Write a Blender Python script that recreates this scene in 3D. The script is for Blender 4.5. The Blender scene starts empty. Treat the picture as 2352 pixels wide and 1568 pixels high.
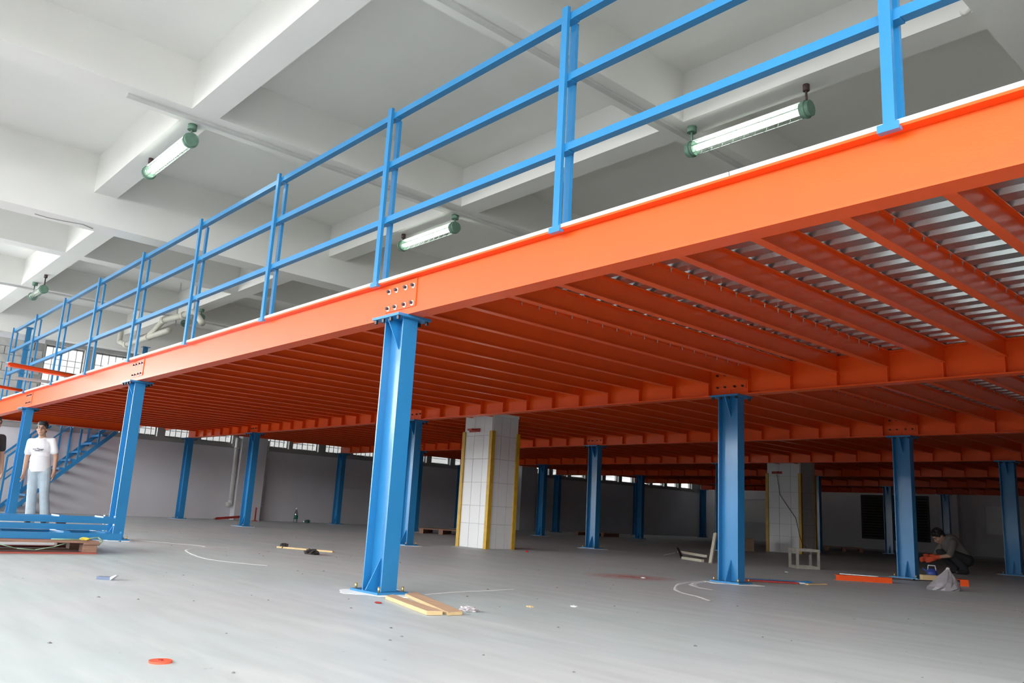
import bpy, bmesh, math, random
from mathutils import Vector, Matrix
random.seed(7)
scn = bpy.context.scene
COL = scn.collection
PI = math.pi

# ------------------------------------------------------------------ camera
cam_d = bpy.data.cameras.new('camera')
cam = bpy.data.objects.new('camera', cam_d); COL.objects.link(cam)
cam_d.sensor_width = 36.0
cam_d.lens = 1873.22 / 2352 * 36.0
cam_d.clip_start = 0.05; cam_d.clip_end = 300
_r = Vector((0.66980094, 0.74056516, 0.05412899)); _u = Vector((0.11626344, -0.17659307, 0.97739332))
_f = Vector((-0.73338225, 0.64836574, 0.20438286))
cam.matrix_world = Matrix(((_r.x, _u.x, -_f.x, 5.14322), (_r.y, _u.y, -_f.y, -3.40501), (_r.z, _u.z, -_f.z, 0.61583), (0, 0, 0, 1)))
scn.camera = cam

# ------------------------------------------------------------------ world, daylight, exposure
w = bpy.data.worlds.new('overcast_sky'); scn.world = w; w.use_nodes = True
bg = w.node_tree.nodes['Background']
bg.inputs[0].default_value = (0.97, 0.985, 1.0, 1); bg.inputs[1].default_value = 8.0
scn.view_settings.view_transform = 'Standard'
scn.view_settings.look = 'None'
scn.view_settings.gamma = 1.0
scn.view_settings.use_curve_mapping = False
scn.view_settings.exposure = 1.66

def area(name, loc, direction, sx, sy, power, col=(1, 1, 1)):
    d = bpy.data.lights.new(name, 'AREA'); d.shape = 'RECTANGLE'; d.size = sx; d.size_y = sy
    d.energy = power; d.color = col
    o = bpy.data.objects.new(name, d); COL.objects.link(o); o.location = loc
    o.rotation_euler = Vector(direction).to_track_quat('-Z', 'Y').to_euler()
    return o
FRONT_Y, BACK_Y, LEFT_X, RIGHT_X = -10.0, 28.0, -17.0, 9.0
# the sky lights the hall through the window band of the front wall, the high windows of the right wall and the open side door;
# these are light portals (they only guide sampling of the sky and add no light of their own)
for o in (area('sky_portal_front_windows', (-4.0, FRONT_Y - 0.3, 3.7), (0, 1, 0), 26.0, 2.2, 1), area('sky_portal_right_windows', (RIGHT_X + 0.3, -5.2, 3.4), (-1, 0, 0), 8.4, 2.2, 1), area('sky_portal_side_door', (LEFT_X - 0.4, -6.55, 1.75), (1, 0, 0), 5.5, 3.5, 1)):
    o.data.cycles.is_portal = True

# ------------------------------------------------------------------ materials
def mat(name, col, rough=0.5, metal=0.0, var=0.0, vscale=4.0, bump=0.0, bscale=60.0, coat=0.0, spec=0.5, col2=None, stretch=None, rvar=0.0):
    m = bpy.data.materials.new(name); m.use_nodes = True
    nt = m.node_tree; N = nt.nodes; L = nt.links; b = N['Principled BSDF']
    b.inputs['Base Color'].default_value = (*col, 1); b.inputs['Roughness'].default_value = rough
    b.inputs['Metallic'].default_value = metal; b.inputs['Coat Weight'].default_value = coat
    b.inputs['Coat Roughness'].default_value = 0.12; b.inputs['Specular IOR Level'].default_value = spec
    tc = N.new('ShaderNodeTexCoord'); mp = N.new('ShaderNodeMapping'); L.new(tc.outputs['Object'], mp.inputs[0])
    if stretch: mp.inputs['Scale'].default_value = stretch
    if var > 0 or col2:
        n = N.new('ShaderNodeTexNoise'); n.inputs['Scale'].default_value = vscale; n.inputs['Detail'].default_value = 6
        L.new(mp.outputs[0], n.inputs['Vector'])
        r = N.new('ShaderNodeValToRGB'); L.new(n.outputs['Fac'], r.inputs[0])
        c2 = col2 or tuple(max(0, c * (1 - var)) for c in col)
        r.color_ramp.elements[0].position = 0.32; r.color_ramp.elements[1].position = 0.68
        r.color_ramp.elements[0].color = (*c2, 1); r.color_ramp.elements[1].color = (*col, 1)
        L.new(r.outputs[0], b.inputs['Base Color'])
        if rvar:
            mr = N.new('ShaderNodeMapRange'); L.new(n.outputs['Fac'], mr.inputs[0])
            mr.inputs['To Min'].default_value = rough - rvar; mr.inputs['To Max'].default_value = rough + rvar
            L.new(mr.outputs[0], b.inputs['Roughness'])
    if bump > 0:
        n2 = N.new('ShaderNodeTexNoise'); n2.inputs['Scale'].default_value = bscale; n2.inputs['Detail'].default_value = 4
        L.new(mp.outputs[0], n2.inputs['Vector'])
        bp = N.new('ShaderNodeBump'); bp.inputs['Strength'].default_value = bump; bp.inputs['Distance'].default_value = 0.01
        L.new(n2.outputs['Fac'], bp.inputs['Height']); L.new(bp.outputs[0], b.inputs['Normal'])
    return m

ORANGE = mat('orange_paint', (0.88, 0.092, 0.008), 0.36, var=0.07, vscale=3, bump=0.05, bscale=90, coat=0.1, spec=0.35)
BLUE = mat('blue_paint', (0.022, 0.205, 0.46), 0.3, var=0.07, vscale=3, bump=0.04, bscale=90, coat=0.3)
GALV = mat('galvanized_steel', (0.60, 0.64, 0.64), 0.30, metal=0.92, var=0.12, vscale=3)
TRIMW = mat('white_galvanized_trim', (0.85, 0.86, 0.88), 0.35, metal=0.2)
CEIL = mat('white_ceiling_paint', (0.88, 0.865, 0.83), 0.9, var=0.03, vscale=1.2)
WALLP = mat('white_wall_paint', (0.66, 0.65, 0.68), 0.55, var=0.07, vscale=1.1, bump=0.05, bscale=20)
RAWC = mat('raw_concrete', (0.34, 0.335, 0.325), 0.9, var=0.22, vscale=2.5, bump=0.15, bscale=30)
DECKTOP = mat('pale_deck_board', (0.55, 0.53, 0.50), 0.8, var=0.1, vscale=2)
BLOCKM = mat('grey_block', (0.47, 0.465, 0.45), 0.95, var=0.2, vscale=5, bump=0.2, bscale=40)
MORT = mat('grey_mortar', (0.30, 0.30, 0.29), 0.95, var=0.15, vscale=6)
TILE = mat('white_glazed_tile', (0.76, 0.76, 0.76), 0.3, var=0.03, vscale=2, spec=0.25)
GROUT = mat('grey_grout', (0.46, 0.46, 0.45), 0.9)
YELLOW = mat('yellow_guard_paint', (0.62, 0.37, 0.03), 0.45, var=0.2, vscale=12)
PLY = mat('plywood_face', (0.66, 0.42, 0.27), 0.65, var=0.25, vscale=5, stretch=(1, 14, 14))
PLYE = mat('plywood_edge', (0.72, 0.52, 0.27), 0.7, var=0.3, vscale=10, stretch=(1, 1, 40))
PWOOD = mat('pallet_wood', (0.36, 0.19, 0.13), 0.75, var=0.35, vscale=6, stretch=(9, 1, 9))
PWRED = mat('red_stained_wood', (0.45, 0.10, 0.07), 0.7, var=0.3, vscale=6, stretch=(9, 1, 9))
BOLT = mat('dark_bolt_steel', (0.06, 0.06, 0.065), 0.4, metal=0.8)
BRASS = mat('yellow_zinc_bolt', (0.62, 0.45, 0.18), 0.35, metal=0.8)
GREYTOP = mat('dusty_grey_steel', (0.40, 0.37, 0.36), 0.6, metal=0.2)
ZINC = mat('zinc_washer', (0.75, 0.74, 0.73), 0.35, metal=0.6)
LGREEN = mat('lamp_green_enamel', (0.17, 0.30, 0.22), 0.45, var=0.2, vscale=20)
LBROWN = mat('lamp_hanger_steel', (0.10, 0.06, 0.06), 0.6, metal=0.4)
PVC = mat('cream_pvc', (0.62, 0.60, 0.52), 0.45, var=0.1, vscale=6)
PVCW = mat('white_pvc', (0.66, 0.65, 0.63), 0.45, var=0.08, vscale=6)
WFRAME = mat('window_frame_paint', (0.20, 0.20, 0.195), 0.6)
WBAR = mat('window_bar_steel', (0.11, 0.11, 0.11), 0.6)
DUST = mat('white_powder', (0.82, 0.83, 0.82), 0.95, var=0.1, vscale=30)
SKIN = mat('skin', (0.47, 0.27, 0.19), 0.55, var=0.06, vscale=20)
HAIR = mat('black_hair', (0.012, 0.011, 0.012), 0.55)
SHIRT = mat('white_cotton', (0.74, 0.73, 0.77), 0.85, bump=0.12, bscale=14)
JEANS = mat('pale_denim', (0.42, 0.50, 0.58), 0.85, var=0.16, vscale=9, bump=0.15, bscale=18)
PRINTM = mat('shirt_print', (0.10, 0.10, 0.14), 0.8)
DARKC = mat('dark_cloth', (0.03, 0.03, 0.035), 0.85)
GREYC = mat('grey_cloth', (0.17, 0.16, 0.15), 0.85, var=0.15, vscale=8)
SHOE = mat('shoe_leather', (0.03, 0.028, 0.028), 0.5)
ORGLOVE = mat('orange_glove', (0.72, 0.09, 0.03), 0.7)
STOOLM = mat('bare_angle_steel', (0.60, 0.57, 0.50), 0.35, metal=0.55, var=0.25, vscale=12)
ANGLEW = mat('cream_angle_steel', (0.58, 0.54, 0.44), 0.5, var=0.15, vscale=12)
CARD = mat('brown_cardboard', (0.30, 0.20, 0.13), 0.85, var=0.25, vscale=8)
GREENB = mat('green_bottle_label', (0.02, 0.14, 0.09), 0.4)
REDP = mat('red_oxide_paint', (0.42, 0.04, 0.03), 0.5, var=0.15, vscale=8)
BAGM = mat('translucent_plastic', (0.55, 0.50, 0.52), 0.3, var=0.15, vscale=8)
YSTRAP = mat('yellow_strap', (0.75, 0.62, 0.10), 0.5)
GSTRAP = mat('green_strap', (0.28, 0.40, 0.27), 0.5)
TEAL = mat('blue_plastic', (0.05, 0.10, 0.42), 0.35)
WHITEP = mat('white_plastic', (0.75, 0.76, 0.80), 0.4)
SHUT = mat('dark_louvre_paint', (0.035, 0.037, 0.036), 0.6)
BLACKR = mat('black_cloth_scrap', (0.03, 0.022, 0.022), 0.9)

def emis(name, col, strength):
    m = bpy.data.materials.new(name); m.use_nodes = True
    b = m.node_tree.nodes['Principled BSDF']
    b.inputs['Base Color'].default_value = (0.9, 0.9, 0.9, 1)
    b.inputs['Emission Color'].default_value = (*col, 1); b.inputs['Emission Strength'].default_value = strength
    return m
TUBE = emis('lit_fluorescent_tube', (0.93, 1.0, 0.92), 2.2)
TUBEOFF = mat('unlit_fluorescent_tube', (0.55, 0.53, 0.42), 0.35)

def glass_mat(name, tint, gloss=0.08):
    m = bpy.data.materials.new(name); m.use_nodes = True; nt = m.node_tree; nt.nodes.clear()
    o = nt.nodes.new('ShaderNodeOutputMaterial'); mx = nt.nodes.new('ShaderNodeMixShader')
    t = nt.nodes.new('ShaderNodeBsdfTransparent'); g = nt.nodes.new('ShaderNodeBsdfGlossy')
    t.inputs[0].default_value = (*tint, 1); g.inputs['Roughness'].default_value = 0.03
    mx.inputs[0].default_value = gloss
    nt.links.new(t.outputs[0], mx.inputs[1]); nt.links.new(g.outputs[0], mx.inputs[2]); nt.links.new(mx.outputs[0], o.inputs[0])
    return m
GLASS = glass_mat('window_glass', (0.95, 0.96, 0.955))
LGLASS = glass_mat('lamp_glass', (0.90, 0.95, 0.91), 0.1)
BOTTLEG = glass_mat('clear_bottle', (0.62, 0.70, 0.68), 0.15)

# frosted plastic bag: part see-through
def bag_mat():
    m = bpy.data.materials.new('bag_film'); m.use_nodes = True; nt = m.node_tree; b = nt.nodes['Principled BSDF']
    b.inputs['Base Color'].default_value = (0.36, 0.33, 0.35, 1); b.inputs['Roughness'].default_value = 0.3
    b.inputs['Alpha'].default_value = 0.72
    return m
BAGF = bag_mat()

def floor_mat():
    m = bpy.data.materials.new('grey_epoxy_floor'); m.use_nodes = True
    nt = m.node_tree; N = nt.nodes; L = nt.links; b = N['Principled BSDF']
    tc = N.new('ShaderNodeTexCoord')
    mp = N.new('ShaderNodeMapping'); mp.inputs['Rotation'].default_value = (0, 0, 0.62); mp.inputs['Scale'].default_value = (0.55, 3.4, 1)
    L.new(tc.outputs['Object'], mp.inputs[0])
    def noise(scale, detail, vec):
        n = N.new('ShaderNodeTexNoise'); n.inputs['Scale'].default_value = scale; n.inputs['Detail'].default_value = detail
        L.new(vec, n.inputs['Vector']); return n.outputs['Fac']
    def ramp(fac, p0, c0, p1, c1):
        r = N.new('ShaderNodeValToRGB'); L.new(fac, r.inputs[0])
        r.color_ramp.elements[0].position = p0; r.color_ramp.elements[0].color = (*c0, 1)
        r.color_ramp.elements[1].position = p1; r.color_ramp.elements[1].color = (*c1, 1); return r.outputs[0]
    def mix(mode, f, a, c):
        x = N.new('ShaderNodeMixRGB'); x.blend_type = mode
        if isinstance(f, float): x.inputs[0].default_value = f
        else: L.new(f, x.inputs[0])
        L.new(a, x.inputs[1]); L.new(c, x.inputs[2]); return x.outputs[0]
    base = ramp(noise(0.45, 5, tc.outputs['Object']), 0.35, (0.49, 0.56, 0.56), 0.66, (0.57, 0.58, 0.59))
    streak = ramp(noise(2.2, 8, mp.outputs[0]), 0.30, (0.80, 0.80, 0.80), 0.62, (1, 1, 1))
    c = mix('MULTIPLY', 0.55, base, streak)
    dustf = ramp(noise(1.3, 7, mp.outputs[0]), 0.58, (0, 0, 0), 0.80, (0.55, 0.55, 0.55))
    rgb = N.new('ShaderNodeRGB'); rgb.outputs[0].default_value = (0.70, 0.70, 0.69, 1)
    c = mix('MIX', dustf, c, rgb.outputs[0])
    spots = ramp(noise(16, 3, tc.outputs['Object']), 0.22, (0.55, 0.55, 0.55), 0.30, (1, 1, 1))
    c = mix('MULTIPLY', 0.7, c, spots)
    L.new(c, b.inputs['Base Color'])
    rr = N.new('ShaderNodeMapRange'); L.new(noise(2.0, 6, mp.outputs[0]), rr.inputs[0])
    rr.inputs['To Min'].default_value = 0.38; rr.inputs['To Max'].default_value = 0.62
    L.new(rr.outputs[0], b.inputs['Roughness']); b.inputs['Specular IOR Level'].default_value = 0.4
    return m
FLOOR = floor_mat()
def spray_mat():
    m = bpy.data.materials.new('orange_overspray'); m.use_nodes = True; nt = m.node_tree; N = nt.nodes; L = nt.links
    b = N['Principled BSDF']; b.inputs['Base Color'].default_value = (0.75, 0.16, 0.09, 1); b.inputs['Roughness'].default_value = 0.6
    tc = N.new('ShaderNodeTexCoord'); g = N.new('ShaderNodeTexGradient'); g.gradient_type = 'SPHERICAL'
    L.new(tc.outputs['Object'], g.inputs[0])
    n = N.new('ShaderNodeTexNoise'); n.inputs['Scale'].default_value = 7; n.inputs['Detail'].default_value = 6; L.new(tc.outputs['Object'], n.inputs['Vector'])
    mu = N.new('ShaderNodeMath'); mu.operation = 'MULTIPLY'; L.new(g.outputs['Fac'], mu.inputs[0]); L.new(n.outputs['Fac'], mu.inputs[1])
    mr = N.new('ShaderNodeMapRange'); L.new(mu.outputs[0], mr.inputs[0]); mr.inputs['From Min'].default_value = 0.12; mr.inputs['From Max'].default_value = 0.7
    mr.inputs['To Max'].default_value = 0.75
    L.new(mr.outputs[0], b.inputs['Alpha']); return m

# ------------------------------------------------------------------ helpers
def tag(o, label=None, cat=None, group=None, kind=None):
    if label: o['label'] = label
    if cat: o['category'] = cat
    if group: o['group'] = group
    if kind: o['kind'] = kind
    return o
def thing(name, label, cat, loc=(0, 0, 0), rot=(0, 0, 0), group=None):
    o = bpy.data.objects.new(name, None); COL.objects.link(o); o.empty_display_size = 0.1
    o.location = loc; o.rotation_euler = rot
    return tag(o, label, cat, group)
def put(name, me, parent=None, loc=(0, 0, 0), rot=(0, 0, 0), scale=None):
    o = bpy.data.objects.new(name, me); COL.objects.link(o)
    if parent: o.parent = parent
    o.location = loc; o.rotation_euler = rot
    if scale: o.scale = scale
    return o
def boxes(name, bl, m):
    V = []; F = []
    for (x0, x1, y0, y1, z0, z1) in bl:
        k = len(V)
        V += [(x0, y0, z0), (x1, y0, z0), (x1, y1, z0), (x0, y1, z0), (x0, y0, z1), (x1, y0, z1), (x1, y1, z1), (x0, y1, z1)]
        F += [(k, k+3, k+2, k+1), (k+4, k+5, k+6, k+7), (k, k+1, k+5, k+4), (k+1, k+2, k+6, k+5), (k+2, k+3, k+7, k+6), (k+3, k, k+4, k+7)]
    me = bpy.data.meshes.new(name); me.from_pydata(V, [], F); me.materials.append(m); return me
def cbox(name, sx, sy, sz, m, bev=0.0):
    bm = bmesh.new(); bmesh.ops.create_cube(bm, size=1.0)
    bmesh.ops.scale(bm, vec=(sx, sy, sz), verts=bm.verts)
    if bev: bmesh.ops.bevel(bm, geom=list(bm.edges), offset=bev, segments=2, affect='EDGES', profile=0.5)
    return fin(bm, name, m)
def fin(bm, name, m, smooth=False):
    bmesh.ops.recalc_face_normals(bm, faces=bm.faces)
    me = bpy.data.meshes.new(name); bm.to_mesh(me); bm.free(); me.materials.append(m)
    if smooth:
        for p in me.polygons: p.use_smooth = True
    return me
def prism(name, pts, axis, a, b, m):
    """extrude polygon pts (2D) along axis from a to b; axis x: pts=(y,z), y: (x,z), z: (x,y)"""
    def P(p, t): return (t, p[0], p[1]) if axis == 'x' else ((p[0], t, p[1]) if axis == 'y' else (p[0], p[1], t))
    bm = bmesh.new()
    va = [bm.verts.new(P(p, a)) for p in pts]; vb = [bm.verts.new(P(p, b)) for p in pts]
    n = len(pts); bm.faces.new(va); bm.faces.new(vb)
    for i in range(n): bm.faces.new((va[i], va[(i+1) % n], vb[(i+1) % n], vb[i]))
    return fin(bm, name, m)
def cyl_bm(bm, p0, p1, r0, r1=None, n=10):
    r1 = r0 if r1 is None else r1
    p0 = Vector(p0); p1 = Vector(p1); d = p1 - p0; q = d.to_track_quat('Z', 'Y').to_matrix().to_4x4()
    mtx = Matrix.Translation((p0 + p1) / 2) @ q
    bmesh.ops.create_cone(bm, cap_ends=True, segments=n, radius1=r0, radius2=r1, depth=d.length, matrix=mtx)
def cyl(name, p0, p1, r, m, n=10, r1=None, smooth=True):
    bm = bmesh.new(); cyl_bm(bm, p0, p1, r, r1, n); me = fin(bm, name, m)
    if smooth:
        for p in me.polygons: p.use_smooth = len(p.vertices) == 4
    return me
def tube(name, pts, r, m, n=8):
    """round tube through points with joint spheres"""
    bm = bmesh.new()
    for a, b in zip(pts[:-1], pts[1:]): cyl_bm(bm, a, b, r, r, n)
    for p in pts[1:-1]: bmesh.ops.create_uvsphere(bm, u_segments=n, v_segments=6, radius=r * 1.02, matrix=Matrix.Translation(p))
    return fin(bm, name, m, True)
def bar_bm(bm, p0, p1, wd, ht, up=(0, 0, 1)):
    """rectangular bar from p0 to p1"""
    p0 = Vector(p0); p1 = Vector(p1); d = (p1 - p0).normalized(); s = d.cross(Vector(up)).normalized(); u = s.cross(d)
    vs = []
    for p in (p0, p1):
        for a, c in ((-1, -1), (1, -1), (1, 1), (-1, 1)): vs.append(bm.verts.new(p + s * a * wd / 2 + u * c * ht / 2))
    for f in ((0, 1, 2, 3), (4, 7, 6, 5), (0, 4, 5, 1), (1, 5, 6, 2), (2, 6, 7, 3), (3, 7, 4, 0)): bm.faces.new([vs[i] for i in f])
def bar(name, p0, p1, wd, ht, m, up=(0, 0, 1)):
    bm = bmesh.new(); bar_bm(bm, p0, p1, wd, ht, up); return fin(bm, name, m)
ORD = ['zeroth', 'first', 'second', 'third', 'fourth', 'fifth', 'sixth', 'seventh', 'eighth', 'ninth', 'tenth', 'eleventh', 'twelfth']

# ================================================================== the hall
fl = put('floor', boxes('floor', [(LEFT_X - 0.3, RIGHT_X + 0.3, FRONT_Y - 0.3, BACK_Y + 0.3, -0.2, 0.0)], FLOOR)); tag(fl, kind='structure')
SLAB, SEC, GIR = 5.03, 4.5, 4.075
ce = put('ceiling', boxes('ceiling', [(LEFT_X - 0.3, RIGHT_X + 0.3, FRONT_Y - 0.3, BACK_Y + 0.3, SLAB, SLAB + 0.2)], CEIL)); tag(ce, kind='structure')
def cbeam(x0, x1, y0, y1, z0, nm='ceiling_beam'):
    put(nm, boxes(nm, [(x0, x1, y0, y1, z0, SLAB)], CEIL), ce)
# girders and secondary beams running across (along Y)
for (x0, x1, z) in ((-6.75, -6.39, GIR), (3.45, 3.85, GIR), (-17.0, -16.7, 4.1)): cbeam(x0, x1, FRONT_Y, BACK_Y, z)
YS = [(-3.32, -2.95), (0.29, 0.59), (-10.17, -9.87), (-13.45, -13.15), (6.9, 7.2)]
for (x0, x1) in YS: cbeam(x0, x1, FRONT_Y, BACK_Y, SEC)
# beams running along the hall (along X), cut between the girders
segs = [(-16.7, -6.75), (-6.39, 3.45), (3.85, RIGHT_X)]
for (y0, y1, z, dy) in ((-0.82, -0.53, SEC, 0.5), (2.73, 3.03, SEC, 0), (6.0, 6.36, GIR, 0), (9.8, 10.1, SEC, 0), (13.3, 13.6, SEC, 0), (16.6, 16.96, GIR, 0), (20.2, 20.5, SEC, 0), (23.8, 24.1, SEC, 0), (-4.4, -4.1, SEC, 0), (-7.9, -7.6, SEC, 0),):
    for k, (x0, x1) in enumerate(segs):
        d = dy if k == 0 else 0
        # split at the crossing secondary beams so that no two solids overlap
        cuts = sorted([(a, b) for (a, b) in YS if a > x0 and b < x1])
        xs = x0
        for (a, b) in cuts + [(x1, x1)]:
            if a > xs: cbeam(xs, a, y0 + d, y1 + d, z)
            xs = b

CRACK = mat('peeling_paint', (0.30, 0.29, 0.28), 0.9)
for pts in ([(-6.609, -1.415), (-6.639, -1.255), (-6.601, -1.055), (-6.542, -0.856), (-6.629, -0.708)],):
    bm = bmesh.new()
    for (a, b) in zip(pts[:-1], pts[1:]): bar_bm(bm, (a[0], a[1], GIR - .004), (b[0], b[1], GIR - .004), .012, .007)
    put('paint_crack', fin(bm, 'paint_crack', CRACK), ce)
# ---- left wall with its band of windows
def wallbox(name, bl, m, parent=None):
    o = put(name, boxes(name, bl, m), parent)
    if not parent: tag(o, kind='structure')
    return o
wl = wallbox('wall_left', [(LEFT_X - 0.24, LEFT_X, FRONT_Y, -9.3, 0, 1.94), (LEFT_X - 0.24, LEFT_X, -3.8, BACK_Y, 0, 1.94), (LEFT_X - 0.24, LEFT_X, -9.3, -3.8, 3.5, 4.0)], WALLP)
wallbox('dado_panel', [(LEFT_X, LEFT_X + 0.012, -3.75, 6.14, 0.0, 0.485), (LEFT_X, LEFT_X + 0.012, 6.96, 16.7, 0, 0.485), (LEFT_X, LEFT_X + 0.012, 17.5, 27.98, 0, 0.485)], WALLP, wl)
wallbox('sill_band', [(LEFT_X - 0.24, LEFT_X + 0.03, -3.8, BACK_Y, 1.94, 2.05)], RAWC, wl)
wallbox('lintel_band', [(LEFT_X - 0.24, LEFT_X + 0.0, FRONT_Y, BACK_Y, 4.0, SLAB)], WALLP, wl)
wallbox('lintel_edge', [(LEFT_X, LEFT_X + 0.02, 1.05, BACK_Y, 4.0, 4.09)], RAWC, wl)
wins = [(1.09, 1.97), (2.22, 3.05), (3.26, 3.98), (4.18, 4.92), (5.15, 6.03), (7.03, 7.74), (7.86, 8.70), (8.94, 9.70), (9.90, 10.7), (10.9, 11.7), (11.9, 12.7), (12.9, 13.7), (13.9, 14.7), (14.9, 15.7), (15.9, 16.6),
        (17.6, 18.4), (18.6, 19.4), (19.6, 20.4), (20.6, 21.4), (21.6, 22.4), (22.6, 23.4), (23.6, 24.4), (24.6, 25.4), (25.6, 26.4), (26.6, 27.4)]
prev = 1.05
piers = []
for (a, b) in wins:
    piers.append((LEFT_X - 0.24, LEFT_X, prev, a, 2.05, 4.0)); prev = b
piers.append((LEFT_X - 0.24, LEFT_X, prev, BACK_Y, 2.05, 4.0))
for p in piers: wallbox('pier', [p], RAWC, wl)
# the unplastered block infill at the far left
wallbox('infill', [(LEFT_X - 0.24, LEFT_X - 0.02, -3.8, 1.05, 2.05, 4.0), (LEFT_X - 0.24, LEFT_X - 0.02, FRONT_Y, -9.3, 1.94, 4.0)], MORT, wl)
bme = cbox('block', 0.03, 0.385, 0.185, BLOCKM, 0.006)
for r in range(10):
    for c in range(8):
        y = 0.84 - c * 0.4 - (0.2 if r % 2 else 0)
        if y - 0.2 < -1.6: continue
        put('block', bme, wl, (LEFT_X - 0.012 + random.uniform(-.003, .003), y, 2.15 + r * 0.195))
for n, (a, b) in enumerate(wins):
    wd = b - a
    wo = wallbox('window_%d' % (n + 1), [(LEFT_X - 0.14, LEFT_X - 0.09, a, b, 2.05, 2.09), (LEFT_X - 0.14, LEFT_X - 0.09, a, b, 3.96, 4.0),
                 (LEFT_X - 0.14, LEFT_X - 0.09, a, a + 0.035, 2.09, 3.96), (LEFT_X - 0.14, LEFT_X - 0.09, b - 0.035, b, 2.09, 3.96)], WFRAME)
    put('pane', boxes('pane', [(LEFT_X - 0.118, LEFT_X - 0.112, a + 0.035, b - 0.035, 2.09, 3.96)], GLASS), wo)
    if n < 9:
        nb = 5
        for k in range(1, nb):
            yk = a + wd * k / nb
            put('bar', boxes('bar', [(LEFT_X - 0.085, LEFT_X - 0.07, yk - 0.007, yk + 0.007, 2.05, 4.0)], WBAR), wo)
        for k in range(1, 6):
            zk = 2.05 + 1.95 * k / 6
            put('bar', boxes('bar', [(LEFT_X - 0.07, LEFT_X - 0.058, a, b, zk - 0.006, zk + 0.006)], WBAR), wo)
# pilasters of the concrete frame on the left wall
for k, (a, b) in enumerate(((6.2, 6.94), (16.75, 17.48))):
    wallbox('trim_%d' % (k + 1), [(LEFT_X + .0005, LEFT_X + 0.28, a, b, 0, 4.1)], WALLP)

# ---- back wall
wb = wallbox('wall_back', [(LEFT_X, RIGHT_X, BACK_Y, BACK_Y + 0.24, 0, SLAB)], WALLP)
wallbox('dado_panel', [(LEFT_X, -12.2, BACK_Y - 0.012, BACK_Y, 0, 0.36), (-10.7, RIGHT_X, BACK_Y - 0.012, BACK_Y, 0, 0.36)], WALLP, wb)
for (a, b) in ((-6.95, -6.05), (3.2, 4.1)):
    wallbox('pilaster', [(a, b, BACK_Y - 0.25, BACK_Y, 0, SLAB)], WALLP, wb)
nwin = len(wins)
for k, (a, b) in enumerate(((-9.6, -7.1), (-15.2, -13.0), (-5.3, -2.8))):
    nwin += 1
    if k == 0:
        wo = wallbox('window_%d' % nwin, [(a, b, BACK_Y - 0.03, BACK_Y, 0.36, 0.42), (a, b, BACK_Y - 0.03, BACK_Y, 1.94, 2.0), (a, a + 0.06, BACK_Y - 0.03, BACK_Y, 0.42, 1.94), (b - 0.06, b, BACK_Y - 0.03, BACK_Y, 0.42, 1.94)], SHUT)
        for s in range(15):
            o = put('slat', cbox('slat', b - a - 0.12, 0.07, 0.012, SHUT), wo, ((a + b) / 2, BACK_Y - 0.03, 0.47 + s * 0.1), (0.7, 0, 0))
        put('backing', boxes('backing', [(a + .06, b - .06, BACK_Y - 0.004, BACK_Y, .42, 1.94)], SHUT), wo)
    else:
        wo = wallbox('window_%d' % nwin, [(a, b, BACK_Y - 0.05, BACK_Y, 1.7, 1.76), (a, b, BACK_Y - 0.05, BACK_Y, 0.7, 0.76), (a, a + 0.06, BACK_Y - 0.05, BACK_Y, 0.76, 1.7), (b - 0.06, b, BACK_Y - 0.05, BACK_Y, 0.76, 1.7)], WALLP)
        put('panel', boxes('panel', [(a + .06, b - .06, BACK_Y - 0.015, BACK_Y, .76, 1.7)], TILE), wo)

# ---- front wall (behind the photographer): wide glazed bays; right wall with unseen high windows shaped for the light
wf = wallbox('wall_front', [(LEFT_X, RIGHT_X, FRONT_Y - 0.24, FRONT_Y, 0, 2.6), (LEFT_X, RIGHT_X, FRONT_Y - 0.24, FRONT_Y, 4.8, SLAB)], RAWC)
xp = [LEFT_X, -16.6, -13.6, -13.2, -10.2, -9.8, -6.8, -6.4, -3.4, -3.0, 0.0, 0.4, 3.4, 3.8, 6.8, RIGHT_X]
for k in range(0, len(xp), 2): wallbox('pier', [(xp[k], xp[k+1], FRONT_Y - 0.24, FRONT_Y, 2.6, 4.8)], WALLP, wf)
for k in range(1, len(xp) - 1, 2):
    a, b = xp[k], xp[k+1]; nwin += 1
    mid = (a + b) / 2
    wo = wallbox('window_%d' % nwin, [(a, b, FRONT_Y - 0.14, FRONT_Y - 0.09, 2.6, 2.65), (a, b, FRONT_Y - 0.14, FRONT_Y - 0.09, 4.75, 4.8), (a, a + 0.04, FRONT_Y - 0.14, FRONT_Y - 0.09, 2.65, 4.75),
                 (b - 0.04, b, FRONT_Y - 0.14, FRONT_Y - 0.09, 2.65, 4.75), (mid - 0.03, mid + 0.03, FRONT_Y - 0.14, FRONT_Y - 0.09, 2.65, 4.75)], WFRAME)
    put('pane', boxes('pane', [(a + .04, b - .04, FRONT_Y - 0.118, FRONT_Y - 0.112, 2.65, 4.75)], GLASS), wo)
wr = wallbox('wall_right', [(RIGHT_X, RIGHT_X + 0.24, FRONT_Y, BACK_Y, 0, 2.3), (RIGHT_X, RIGHT_X + 0.24, FRONT_Y, BACK_Y, 4.5, SLAB), (RIGHT_X, RIGHT_X + 0.24, FRONT_Y, -9.4, 2.3, 4.5), (RIGHT_X, RIGHT_X + 0.24, -1, BACK_Y, 2.3, 4.5)], RAWC)
nwin += 1
wo = wallbox('window_%d' % nwin, [(RIGHT_X + .09, RIGHT_X + .14, y - .03, y + .03, 2.35, 4.45) for y in (-9.37, -7.3, -5.2, -3.1, -1.03)] + [(RIGHT_X + .09, RIGHT_X + .14, -9.4, -1, z, z + .05) for z in (2.3, 4.45)], WFRAME)
put('pane', boxes('pane', [(RIGHT_X + .112, RIGHT_X + .118, -9.34, -1.06, 2.35, 4.45)], GLASS), wo)

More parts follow.
